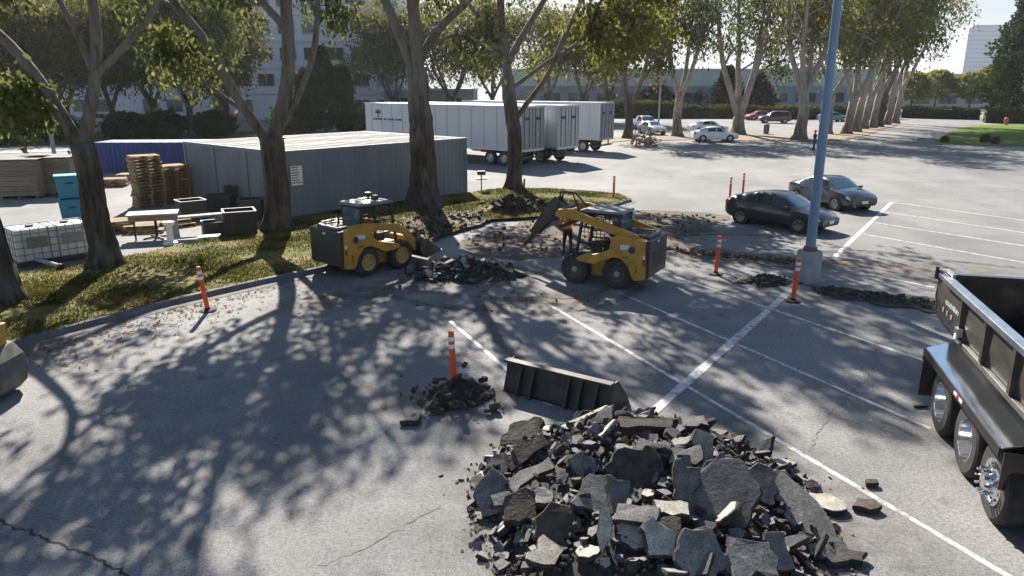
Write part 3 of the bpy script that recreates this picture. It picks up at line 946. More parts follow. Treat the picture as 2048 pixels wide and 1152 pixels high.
# ---- trees further off
def auto_gum(label, px, py, H, crown_r, seed, fork=.16, stems=3, r0=.45, leaf=None, bark=None, per=18, size=.5, spread=.6, group=None, zlow=None, lean=(0, 0), sub=6, lvl=1, frac=.34):
    rr = random.Random(seed)
    b = G(px, py); b.z = .05
    fk = b + Vector((lean[0] * fork, lean[1] * fork, H * fork))
    limbs = []
    for s in range(stems):
        a = 2 * math.pi * (s + rr.uniform(-.25, .25)) / stems + seed
        top = b + Vector((math.cos(a) * crown_r * rr.uniform(.35, .8) + lean[0], math.sin(a) * crown_r * .6 + lean[1], H * rr.uniform(.82, 1.0)))
        m1 = fk.lerp(top, .33) + Vector((math.cos(a) * crown_r * .12, 0, -.02 * H)); m2 = fk.lerp(top, .66) + Vector((math.cos(a) * crown_r * .08, 0, 0))
        limbs.append(([fk - Vector((0, 0, .3)), m1, m2, top], r0 * .55))
    return gum(label, b, [b, b.lerp(fk, .5) + Vector((rr.gauss(0, .1), 0, 0)), fk], r0, r0 * .75, limbs, seed, per, size, spread, leaf, bark or BARKP, lvl, sub, frac, .08, group, zlow=zlow, flare=.45)

MID = 'gum trees in the parking lot strip'
for args in [
    ('pale gum tree with crooked split trunk just right of the white trailers', 1255, 277, 15, 4.5, 201, .16, 3, .50, LEAFY, BARKD),
    ('white trunked open gum tree left of the white parked cars', 1355, 273, 18, 5.5, 202, .22, 4, .52, LEAFN, BARKP),
    ('many stemmed pale gum tree behind the nose of the white sedan', 1475, 268, 19, 6.0, 203, .10, 4, .75, LEAFN, BARKP),
    ('smooth grey trunked gum tree with wide flared base beside the walking person', 1598, 279, 18.5, 6.5, 204, .24, 4, .62, LEAFY, BARKP),
    ('slim pale gum tree right behind the blue lamp pole', 1655, 268, 18, 5.5, 205, .25, 3, .42, LEAFN, BARKP)]:
    _, n = auto_gum(*args, per=13, size=.38, spread=.55, group=MID, sub=8, zlow=4.2 if args[1] > 1300 else 3.5); tot += n
ROW = 'row of gum trees along the far road'
for i, (px, py, H, cr, lab) in enumerate([
    (1692, 268, 18, 5.0, 'first tree of the far road row with a pale straight trunk'), (1712, 264, 19, 5.2, 'second tree of the far road row with dark flared foot'),
    (1727, 258, 20, 5.4, 'third tree of the far road row with thin pale trunk'), (1745, 256, 21, 5.6, 'fourth tree of the far road row with leaning pale trunk'),
    (1757, 254, 21, 5.6, 'dark trunked tree in the middle of the far road row'), (1772, 250, 22, 6.0, 'sixth tree of the far road row leaning over the road'),
    (1790, 247, 23, 6.5, 'last tree of the far road row with the crown against the sky')]):
    _, n = auto_gum(lab, px, py, H, cr, 301 + i, .2, 3, .5, LEAFN if i % 3 else LEAFY, BARKD if i == 4 else BARKP, per=22, size=.42, spread=.8, group=ROW, lean=(1.6, 0), zlow=4.4); tot += n
BACK = 'yellowing trees behind the white trailers'
for i, (px, py, H, cr, lab) in enumerate([
    (385, 276, 15, 5.0, 'dark forked tree behind the blue container'), (790, 252, 15, 6, 'yellow green tree behind the front of the nearest trailer'),
    (905, 246, 16, 6.5, 'drooping olive tree rising above the middle of the nearest trailer'), (985, 243, 17, 6.5, 'tall olive tree rising behind the thin dark trunk'),
    (1095, 243, 17, 6.5, 'tall yellow green tree rising above the trailer doors'), (1165, 241, 16.5, 6.0, 'pale stemmed tree rising above the farthest trailer'),
    (1215, 244, 16, 4.5, 'thin open tree behind the farthest trailer end'), (230, 262, 14, 5.5, 'dark bushy tree behind the left yard by the parked cars'), (312, 264, 15, 6.0, 'leafy tree rising above the blue container'), (140, 266, 15, 6.0, 'leafy tree seen through the forked gum limbs'), (455, 262, 14, 5.0, 'leafy tree left of the pale office windows'),
    (60, 268, 15, 6.0, 'dark spreading tree at the far left behind the yard')]):
    _, n = auto_gum(lab, px, py, H, cr, 401 + i, .2, 4, .42, LEAFY if i not in (0, 7) else LEAFN, BARKD, per=17 if px > 520 else 30, size=.42, spread=.9, group=BACK, zlow=2.6, sub=8); tot += n

def bushy(name, label, cat, base, shape, H, Rr, n, size, leaf, seed, trunk=.12, group=None, bark=None, th=.12, bot=.06):
    """a crown of leaf clumps filled to a profile: cone, column, ball"""
    r = np.random.default_rng(seed); base = Vector(base)
    t = thing(name, label, cat, base, 0, group)
    mb = MB()
    mb.tube([(0, 0, -.05), (0, 0, H * .35), (0, 0, H * .75)], [trunk, trunk * .8, trunk * .2], 8, False)
    mb.build('trunk', bark or BARKK, t, smooth='all')
    u = r.uniform(0, 1, n) ** .8; a = r.uniform(0, 6.283, n)
    if shape == 'cone':
        prof = np.where(u < .12, .55 + u * 3.7, (1 - u) ** .72 * 1.12)
    elif shape == 'column':
        prof = np.sqrt(np.clip(1 - (2 * u - 1) ** 4, 0, 1)) * (1 - .35 * u)
    else:
        prof = np.sqrt(np.clip(1 - (2 * u - 1) ** 2, 0, 1))
    lump = 1 + .16 * np.sin(a * 3 + u * 19 + seed) + .13 * np.sin(a * 5 - u * 31) + .08 * np.sin(a * 9 + u * 47)
    q = Rr * prof * lump * np.sqrt(r.uniform(.25, 1, n))
    P = np.stack([q * np.cos(a), q * np.sin(a), H * (bot + (1 - bot) * u)], 1)
    d = np.stack([np.cos(a), np.sin(a), r.normal(-.1, .6, n)], 1) + r.normal(0, .5, (n, 3)); d /= np.linalg.norm(d, axis=1)[:, None]
    w = np.cross(d, r.normal(0, 1, (n, 3))); w /= np.linalg.norm(w, axis=1)[:, None]
    L = (size * r.uniform(.6, 1.4, n))[:, None]; Wd = L * .34
    V = np.stack([P, P + d * L * .45 + w * Wd, P + d * L, P + d * L * .5 - w * Wd], 1).reshape(-1, 3)
    put('crown', raw_mesh('crown', V, 4, leaf), t)
    return t

bushy('evergreen_tree', 'huge dense dark evergreen at the right edge beyond the lawn', 'tree', G(2064, 243), 'cone', 26, 7.6, 30000, .55, LEAFD, 501, .45, bot=.05)
for i, (px, py, H, rr_, lab) in enumerate([(1452, 233, 8.5, 3.4, 'dark bushy conifer behind the hedge left of the other'), (1512, 232, 7.5, 3.2, 'dark bushy conifer behind the hedge near the dark van')]):
    bushy('conifer', lab, 'tree', G(px, py), 'cone', H, rr_, 4200, .6, LEAFC, 510 + i, .25, group='conifers behind the hedge')
for i, (px, py, H, rr_, lab) in enumerate([(1868, 219, 8.5, 3.6, 'pale spring tree half hidden by the road row'), (1937, 220, 8.0, 3.8, 'small round yellow green tree at the road end'),
                                          (1984, 219, 9.5, 4.4, 'larger pale yellow green tree beside the dark evergreen'), (1820, 222, 8, 3.5, 'pale tree behind the last gum trunks')]):
    b = G(px, py); b.z = 0
    bushy('small_tree', lab, 'tree', b, 'ball', H, rr_, 3000, .6, LEAFL, 520 + i, .22, group='small spring trees at the road end', bot=.30)
for i, (px, py, lab) in enumerate([(1313, 226, 'purple leaved bush behind the hedge left of the white trunk'), (1392, 225, 'purple leaved bush behind the hedge by the warehouse wall')]):
    bushy('purple_bush', lab, 'bush', G(px, py), 'ball', 5.2, 3.0, 1800, .5, LEAFR, 530 + i, .12, group='purple bushes', bot=.1)
for i, (px, py, H, rr_, lab) in enumerate([(652, 268, 9.5, 1.9, 'tall dark cypress left of the trailers'), (690, 268, 7.5, 1.7, 'shorter dark cypress next to the trailer front'), (620, 268, 7, 1.9, 'dark column shrub behind the containers')]):
    bushy('cypress', lab, 'tree', G(px, py), 'column', H, rr_ * .72, 2800, .5, LEAFD, 540 + i, .18, group='dark column trees left of the trailers')
for i, (px, py, H, rr_, lab) in enumerate([(120, 285, 2.4, 2.2, 'dark round bush behind the wooden crates'), (255, 279, 2.6, 2.8, 'dark bush left of the blue container'), (330, 278, 2.8, 3.0, 'dark bush above the blue container'),
                                          (430, 274, 2.6, 2.8, 'dark bush behind the grey container roof'), (585, 270, 3.2, 3.0, 'dark bush between container roof and cypress'), (715, 268, 2.6, 2.4, 'low dark bush touching the trailer front'),
                                          (20, 290, 2.0, 2.4, 'low light bush on the verge at the left edge'), (1889, 286, .6, .28, 'small bush at the near tip of the lawn'), (1969, 285, .75, .36, 'larger bush on the near lawn edge'),
                                          (1990, 288, .65, .30, 'round bush right of the larger one on the lawn edge')]):
    bushy('bush', lab, 'bush', G(px, py), 'ball', H, rr_ * (.72 if H > 1.6 else 1), 1900 if H > 1.6 else 700, .42 if H > 1.6 else .16, LEAFD if H > 1.6 else LEAFN, 550 + i, .08, group='dark bushes', bot=.02)

def hedge(label, a, b, h, w, seed, leaf):
    A, B = G(*a), G(*b); d = B - A; Lh = d.length; u = d.normalized()
    t = thing('hedge', label, 'hedge', A, math.atan2(d.y, d.x), 'clipped hedges')
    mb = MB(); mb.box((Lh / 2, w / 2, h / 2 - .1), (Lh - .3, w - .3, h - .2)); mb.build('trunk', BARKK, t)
    r = np.random.default_rng(seed); n = int(Lh * 120)
    x = r.uniform(0, Lh, n); s = r.uniform(0, 1, n)
    top = s < .45
    y = np.where(top, r.uniform(0, w, n), np.abs(r.normal(0, .12, n))); z = np.where(top, h + r.normal(0, .10, n) + .10 * np.sin(x * 1.1), r.uniform(0, h, n))
    P = np.stack([x, y, z], 1); dd = r.normal(0, 1, (n, 3)); dd /= np.linalg.norm(dd, axis=1)[:, None]
    ww = np.cross(dd, r.normal(0, 1, (n, 3))); ww /= np.linalg.norm(ww, axis=1)[:, None]
    Lq = r.uniform(.25, .5, n)[:, None]
    V = np.stack([P, P + dd * Lq * .5 + ww * Lq * .35, P + dd * Lq, P + dd * Lq * .5 - ww * Lq * .35], 1).reshape(-1, 3)
    put('crown', raw_mesh('crown', V, 4, leaf), t)
HLF = leaf_mat('hedge_leaves', (.045, .065, .014), (.09, .11, .022), (.14, .15, .03), .35, .3)
hedge('yellow green hedge left of the tall white trunk', (1205, 236), (1352, 237), 2.6, 1.8, 601, HLF)
hedge('clipped hedge behind the white parked cars', (1356, 237), (1478, 237), 1.9, 1.6, 602, HLF)
hedge('dark clipped hedge behind the dark van', (1482, 238), (1640, 239), 1.9, 1.6, 603, HLF)
hedge('dark hedge behind the row of gum trunks', (1644, 239), (1800, 238), 1.9, 1.6, 604, HLF)
hedge('dark hedge closing the far end of the road', (1800, 236), (1958, 240), 1.7, 1.6, 605, LEAFD)
hedge('tall dark hedge under the evergreen beyond the lawn', (1968, 246), (2180, 249), 2.0, 1.8, 606, LEAFD)
print('leaf quads', tot)

# ================================================================== MACHINES
def wheel(parent, x, y, r, w, side, rim_mat, lugs=True, name='wheel', hub=.4):
    """a wheel standing at (x, y); side -1/+1 tells which way its face looks"""
    prof = [(r * .60, -w / 2), (r * .9, -w / 2), (r * .985, -w * .36), (r, -w * .15), (r, w * .15), (r * .985, w * .36), (r * .9, w / 2), (r * .60, w / 2)]
    mb = MB(); mb.lathe(prof, (0, 0, 0), 'y', 28, caps=False)
    wh = put(name, mb.mesh(name, RUB), parent, (x, y, r))
    mb = MB()
    nl = 18
    for k in range(nl):
        a = 2 * math.pi * k / nl
        for sgn in (-1, 1):
            m = Matrix.Rotation(-a, 3, 'Y') @ Matrix.Rotation(sgn * .5, 3, 'Z')
            c = Matrix.Rotation(-a, 3, 'Y') @ Vector((r * 1.0, sgn * w * .23, 0))
            mb.box(c, (r * .07, w * .46, r * .10), m @ Matrix.Rotation(0, 3, 'X'))
    mb.build('tread', RUB, wh)['kind'] = 'stuff'
    s = side
    mb = MB()
    rp = [(r * .62, s * w * .49), (r * .56, s * w * .44), (r * .52, s * w * .26), (r * .30, s * w * .22), (r * .27, s * w * .34), (r * .12, s * w * .36), (0.001, s * w * .36)]
    mb.lathe(rp, (0, 0, 0), 'y', 24, caps=False)
    mb.build('rim', rim_mat, wh, smooth=True)
    if rim_mat is RIMD:
        mb = MB(); mb.lathe([(r * .20, s * w * .30), (r * .19, s * w * .40), (.001, s * w * .42)], (0, 0, 0), 'y', 16); mb.build('hub', CONC, wh, smooth=True)
    if lugs:
        mb = MB()
        for k in range(8):
            a = 2 * math.pi * k / 8
            mb.lathe([(r * .04, s * w * .2), (r * .04, s * w * .3), (.001, s * w * .3)], (r * .40 * math.cos(a), 0, r * .40 * math.sin(a)), 'y', 6)
        mb.build('lug_nut', DKST, wh)['kind'] = 'stuff'
    return wh

def bucket_shell(mb, w, s=1.0, teeth=0):
    out = [(.78, .0), (.12, .0), (.0, .10), (-.06, .34), (-.02, .60), (.10, .68)]
    inn = [(.12, .65), (.02, .58), (-.02, .34), (.03, .12), (.13, .035), (.78, .02)]
    mb.prism([(x * s, z * s) for x, z in out + inn], -w / 2, w / 2, 'y')
    sp = [(.78, .0), (.12, .0), (.0, .10), (-.06, .34), (-.02, .60), (.10, .68), (.34, .50), (.70, .10)]
    for y in (-w / 2, w / 2 - .03):
        mb.prism([(x * s, z * s) for x, z in sp], y, y + .03, 'y')

def skid_steer(label, loc, rz, arm_deg, tool, rim):
    t = thing('skid_steer_loader', label, 'loader', loc, rz, 'yellow skid steer loaders')
    # lower hull between the wheels
    mb = MB()
    mb.prism([(-1.02, .42), (-.95, .24), (.98, .24), (1.15, .36), (1.15, .62), (.85, .72), (-1.02, .78)], -.52, .52)
    mb.build('hull', YEL, t, bevel=.02)
    # side housings over the wheels and up to the arm pivots
    for s in (-1, 1):
        a, b = (.50, .84) if s > 0 else (-.84, -.50)
        mb = MB()
        mb.prism([(-1.42, .42), (-1.36, .33), (-1.10, .30), (-1.02, .40), (-.93, .66), (-.72, .86), (-.48, .88), (-.18, .74), (.05, .62), (.55, .66), (.62, .78), (.30, .86), (-.20, .98), (-.36, 1.10), (-.42, 1.40), (-.60, 1.52), (-1.38, 1.40)], a, b)
        mb.build('side_housing', YEL, t, bevel=.025)
        mb = MB(); mb.box((-1.37, s * .842, .98), (.06, .02, .10)); mb.build('reversing_lamp', AMBL, t)
        mb = MB(); mb.box((-1.37, s * .842, .83), (.06, .02, .16)); mb.build('tail_lamp', REDL, t)
        # decal: pale plate with dark round emblem beside it, and small dark strokes below
        mb = MB(); mb.box((-.82, s * .842, 1.20), (.26, .006, .13), (0, R(4), 0)); mb.build('decal', M('decal_pale', (.62, .68, .74), .4, col2=(.45, .52, .60), scale=14), t)
        mb = MB(); mb.lathe([(.10, -.003), (.10, .003)], (-1.02, s * .8425, 1.14), 'y', 20); mb.build('emblem', M('decal_plum', (.045, .02, .06), .4), t)
        mb = MB()
        for k in range(3):
            mb.box((-.92 + k * .06, s * .842, .92), (.035, .006, .05))
        mb.build('decal', BLK, t)
        mb = MB(); mb.box((-1.16, s * .842, .62), (.03, .006, .22)); mb.build('slot', BLK, t)
    # rear door, grille and hood
    mb = MB(); mb.box((-1.43, 0, .90), (.12, 1.52, 1.02)); door = mb.build('rear_door', M('loader_rear_black', (.020, .023, .027), .42, col2=(.032, .034, .036), scale=3), t, bevel=.03)
    mb = MB()
    for k in range(9):
        mb.box((-1.494, 0, .60 + k * .055), (.012, 1.0, .03))
    mb.build('grille', BLK, door)
    mb = MB(); mb.box((-1.493, .02, 1.30), (.008, .14, .06)); mb.build('emblem', AMBL, door)
    mb = MB(); mb.box((-.98, 0, 1.40), (.84, 1.04, .10)); hood = mb.build('hood', BLK, t, bevel=.025)
    mb = MB()
    for x in (-1.36, -.66):
        mb.box((x, 0, 1.475), (.08, .98, .06))
    for y in (-.45, .45):
        mb.box((-1.01, y, 1.475), (.62, .08, .06))
    mb.build('hood_frame', M('hood_grey', (.16, .18, .21), .5, col2=(.10, .11, .13), scale=4), hood)
    mb = MB()
    for k in range(8):
        mb.box((-1.28 + k * .075, 0, 1.462), (.022, .80, .022))
    mb.build('grille', DKST, hood)
    mb = MB(); mb.tube([(-.78, .3, 1.45), (-.78, .3, 1.66), (-.84, .3, 1.70)], .035, 8); mb.build('exhaust_pipe', DKST, hood)
    # cab
    cab = bpy.data.objects.new('cab', None); COL.objects.link(cab); cab.parent = t
    mb = MB()
    for y in (-.44, .44):
        mb.tube([(-.50, y, .85), (-.50, y, 1.98)], .045, 6); mb.tube([(.78, y, .66), (.58, y, 1.98)], .05, 6)
        mb.tube([(-.50, y, 1.98), (.58, y, 1.98)], .05, 6); mb.tube([(-.5, y, 1.12), (.70, y, 1.12)], .03, 6)
    mb.tube([(.58, -.44, 1.98), (.58, .44, 1.98)], .05, 6); mb.tube([(-.5, -.44, 1.98), (-.5, .44, 1.98)], .05, 6)
    mb.build('cab_frame', BLK, cab)
    mb = MB(); mb.prism([(-.60, 2.00), (-.56, 2.07), (.50, 2.10), (.68, 2.04), (.66, 1.99)], -.50, .50)
    mb.build('roof', M('cab_roof', (.20, .23, .27), .45, col2=(.14, .16, .19), scale=3), cab, bevel=.02)
    mb = MB(); mb.box((-.53, 0, 1.66), (.012, .80, .52)); mb.build('rear_window', GLASSB, cab)
    for y in (-.455, .455):
        mb = MB()
        for k in range(9):
            mb.tube([(-.46 + k * .125, y, 1.14), (-.46 + k * .125 - .02 * (k / 8), y, 1.95)], .008, 4)
        for k in range(7):
            mb.tube([(-.47, y, 1.20 + k * .115), (.66, y, 1.20 + k * .115)], .008, 4)
        mb.build('window_guard', BLK, cab)['kind'] = 'stuff'
    mb = MB(); mb.box((-.18, 0, .93), (.46, .46, .14)); mb.box((-.42, 0, 1.28), (.12, .46, .62), (0, R(-8), 0)); mb.build('seat', M('seat_vinyl', (.05, .048, .045), .6), cab, bevel=.03)
    mb = MB(); mb.box((.1, 0, .80), (1.2, .86, .06)); mb.box((.2, -.33, 1.02), (.3, .12, .3)); mb.box((.2, .33, 1.02), (.3, .12, .3)); mb.build('cab_floor', BLK, cab)
    # wheels
    for s in (-1, 1):
        for x in (-.60, .66):
            wheel(t, x, s * .685, .42, .30, s, rim)
    # loader arms turn about their pivots
    th = R(arm_deg)
    piv = (-1.05, 1.42)
    def rot(x, z):
        dx, dz = x - piv[0], z - piv[1]
        return (piv[0] + dx * math.cos(th) - dz * math.sin(th), piv[1] + dx * math.sin(th) + dz * math.cos(th))
    prof = [(-1.16, 1.36), (-1.12, 1.52), (-.55, 1.54), (.55, 1.40), (1.02, 1.16), (1.42, .66), (1.44, .50), (1.26, .46), (1.16, .58), (.90, .98), (.48, 1.18), (-.30, 1.30), (-.90, 1.32)]
    if tool != 'bucket':
        prof = [(-1.16, 1.34), (-1.10, 1.55), (1.00, 1.56), (1.32, 1.44), (1.38, 1.24), (1.20, 1.20), (.95, 1.29), (.5, 1.34), (-.9, 1.32)]
    for s in (-1, 1):
        a, b = (.60, .72) if s > 0 else (-.72, -.60)
        mb = MB(); mb.prism([rot(x, z) for x, z in prof], a, b); arm = mb.build('loader_arm', YEL, t, bevel=.015)
        p0 = (-.80, s * .55, .95); q = rot(-.05, 1.30)
        mb = MB(); mb.tube([p0, ((p0[0] + q[0]) / 2, s * .55, (p0[2] + q[1]) / 2)], .055, 8); mb.build('lift_cylinder', BLK, arm)
        mb = MB(); mb.tube([((p0[0] + q[0]) / 2, s * .55, (p0[2] + q[1]) / 2), (q[0], s * .55, q[1])], .03, 8); mb.build('piston_rod', CHR, arm)
        u0, u1 = rot(.62, 1.38), rot(1.28, .86)
        mb = MB(); mb.tube([(u0[0], s * .40, u0[1]), (u1[0], s * .40, u1[1])], .05, 8); mb.build('tilt_cylinder', BLK, arm)
    for s in (-1, 1):
        h0, h1, h2 = rot(-.2, 1.5), rot(.5, 1.46), rot(1.0, 1.3)
        mb = MB(); mb.tube([(h0[0], s * .57, h0[1] + .02), (h1[0], s * .56, h1[1] + .06), (h2[0], s * .50, h2[1] + .02), (h2[0] + .12, s * .30, h2[1] - .2)], .022, 6); mb.build('hose', RUB, t, smooth='all')
    e = rot(1.10, .85) if tool == 'bucket' else rot(1.20, 1.31)
    mb = MB(); mb.tube([(e[0], -.62, e[1]), (e[0], .62, e[1])], .08, 10); mb.build('cross_tube', YEL, t)
    tip = rot(1.38, .52) if tool == 'bucket' else rot(1.38, 1.26)
    if tool == 'bucket':
        mb = MB(); bucket_shell(mb, 1.86)
        bk = put('bucket', mb.mesh('bucket', WORN), t, (tip[0] + .06, 0, tip[1] - .36), (0, R(-14), 0))
        mb = MB()
        rr = random.Random(5)
        for i in range(70):
            vs, fs, mi = chunk(rr, rr.uniform(.06, .17), .08)
            q = Euler((rr.gauss(0, .6), rr.gauss(0, .6), rr.uniform(0, 6))).to_matrix(); y = rr.uniform(-.82, .82)
            c = Vector((rr.uniform(.1, .6), y, .20 + rr.uniform(0, .58) * (1 - (y / 1.0) ** 2)))
            o = len(mb.v); mb.v += [tuple(q @ Vector(v) + c) for v in vs]; mb.f += [tuple(j + o for j in f) for f in fs]; mb.m += mi
        lo = mb.build('rubble', [TOPA, SIDE], bk); lo['kind'] = 'stuff'
        for y in (-.34, .30):
            mb = MB(); mb.box((.1 if y < 0 else .34, y, 2.19), (.16, .16, .14)); mb.tube([(.1 if y < 0 else .34, y, 2.08), (.1 if y < 0 else .34, y, 2.13)], .03, 6); mb.build('work_lamp', BLK, cab)
    else:
        # hydraulic breaker hung from a bracket on the arms
        br = bpy.data.objects.new('breaker', None); COL.objects.link(br); br.parent = t
        br.location = (tip[0] + .05, 0, tip[1] - .02); br.rotation_euler = (0, R(-40), 0)
        mb = MB(); mb.box((-.02, 0, .0), (.10, 1.1, .46)); mb.box((.10, 0, .10), (.3, .5, .12)); mb.build('mount_plate', BLK, br, bevel=.01)
        mb = MB()
        for y in (-.17, .17):
            mb.prism([(-.02, .16), (.44, .22), (.48, -.12), (.36, -1.16), (.16, -1.16), (.10, -.20), (-.02, -.22)], y - .02, y + .02)
        mb.build('side_plate', DKST, br)
        mb = MB(); mb.box((.27, 0, -.50), (.22, .30, 1.2)); mb.build('hammer_body', BLK, br, bevel=.02)
        mb = MB(); mb.tube([(.27, 0, -1.1), (.27, 0, -1.24), (.27, 0, -1.60), (.27, 0, -1.74)], [.085, .06, .055, .012], 10); mb.build('chisel', DKST, br)
        for k, y in enumerate((-.10, .10)):
            mb = MB(); mb.tube([(.25, y, .12), (.42, y, .40), (.1, y, .62), (-.35, y * 3, .50), (-.55, y * 5, .28)], .025, 8); mb.build('hose', RUB, br, smooth='all')
    return t

hA = R(48); rearA = G(660, 553)
cA = Vector((rearA.x, rearA.y, 0)) + 1.40 * Vector((math.cos(hA), math.sin(hA), 0))
skA = skid_steer('yellow loader with a bucketful of rubble beside the grass, black rear door towards us', cA, hA, 0, 'bucket', RIMY)
hB = R(151); cB = Vector((2.72, 20.36, 0))
skB = skid_steer('yellow loader with raised arms carrying a hydraulic breaker', cB, hB, 15, 'breaker', RIMD)

# ---- spare bucket lying by the heap
BLKB = M('old_black_steel', (.030, .032, .031), .55, metal=.3, col2=(.060, .056, .048), scale=4, bmp=.1)
A_, B_ = G(1006, 782), G(1216, 838)
d = (B_ - A_); t = thing('loader_bucket', 'black steel loader bucket lying on the asphalt behind the rubble heap', 'bucket', (A_ + B_) / 2, math.atan2(d.y, d.x))
Lb = d.length
mb = MB(); mb.prism([(0, .0), (.05, .0), (.16, .30), (.20, .56), (.15, .56), (.11, .30)], -Lb / 2, Lb / 2, 'x'); mb.build('back_plate', BLKB, t, bevel=.006)
mb = MB(); mb.box((0, .42, .02), (Lb, .86, .03)); mb.build('floor_plate', BLKB, t)
mb = MB(); mb.box((0, .12, .575), (Lb + .02, .16, .05)); mb.build('top_edge', BLKB, t, bevel=.006)
for x in (-Lb / 2 + .015, Lb / 2 - .015):
    mb = MB(); mb.prism([(.0, .0), (.82, .0), (.80, .10), (.36, .56), (.16, .56), (.10, .30)], x - .015, x + .015, 'x'); mb.build('side_plate', BLKB, t)
for x in (-.72, -.46, .26, .50, .80):
    mb = MB(); mb.prism([(-.10, .0), (.02, .0), (.13, .30), (.17, .54), (.10, .54), (-.02, .30)], x - .025, x + .025, 'x'); mb.build('rib', BLKB, t)

# ---- digger arm reaching in at the left edge
t = thing('excavator', 'arm and round backed grey bucket of a digger cut by the left edge', 'excavator', (-10.08, 12.4, 0))
e0 = G(-6, 806) - Vector((-9.9, 12.4, 0))
mb = MB(); prof = [(-.15, 1.02), (.22, .92), (.38, .72), (.44, .46), (.36, .20), (.20, .04), (-.10, .0), (-.40, .04), (-.46, .12), (-.08, .16), (.14, .24), (.26, .46), (.20, .68), (.02, .84), (-.15, .90)]
mb.prism([(x + e0.x - .02, z) for x, z in prof], e0.y - .06, e0.y + .66); mb.build('bucket', M('mud_grey_steel', (.12, .125, .11), .7, col2=(.075, .075, .065), scale=3, bmp=.15), t, bevel=.02)
mb = MB(); mb.box((e0.x - .06, e0.y + .3, 1.15), (.52, .5, .42), (0, R(8), 0)); mb.build('linkage', YEL, t, bevel=.03)
mb = MB(); mb.lathe([(.10, -.27), (.10, .27)], (e0.x - .02, e0.y + .3, 1.14), 'y', 14); mb.build('pin', M('pin_red', (.25, .02, .015), .5), t)
mb = MB(); mb.prism([(e0.x + .14, 1.3), (e0.x + .06, 2.1), (e0.x - .3, 3.3), (e0.x - .8, 3.2), (e0.x - .5, 2.1), (e0.x - .36, 1.3)], e0.y + .14, e0.y + .46); mb.build('arm', BLK, t, bevel=.03)
for k in range(2):
    mb = MB(); mb.tube([(e0.x + .1 - k * .1, e0.y + .05, 1.25), (e0.x + .12 - k * .1, e0.y, 2.0), (e0.x - .1, e0.y + .05, 2.6), (e0.x - .4, e0.y + .1, 3.1)], .03, 8); mb.build('hose', RUB, t, smooth='all')
mb = MB(); mb.prism([(e0.x - .8, 3.2), (e0.x - .3, 3.3), (e0.x - 2.2, 3.9), (e0.x - 4.2, 2.0), (e0.x - 4.0, 1.4), (e0.x - 2.3, 3.2)], e0.y + .1, e0.y + .5); mb.build('boom', YEL, t, bevel=.03)
mb = MB(); mb.box((e0.x - 4.8, e0.y + .3, 1.3), (2.2, 2.0, 1.1)); mb.build('housing', YEL, t, bevel=.08)
mb = MB(); mb.box((e0.x - 4.6, e0.y + .8, 2.3), (1.2, .9, 1.2)); mb.build('cab', GLASS, t, bevel=.06)
for s in (-.7, 1.3):
    mb = MB(); mb.prism([(e0.x - 6.0, .25), (e0.x - 5.7, .0), (e0.x - 3.8, .0), (e0.x - 3.5, .25), (e0.x - 3.7, .55), (e0.x - 5.8, .55)], e0.y + s - .25, e0.y + s + .25); mb.build('track', RUB, t, bevel=.05)

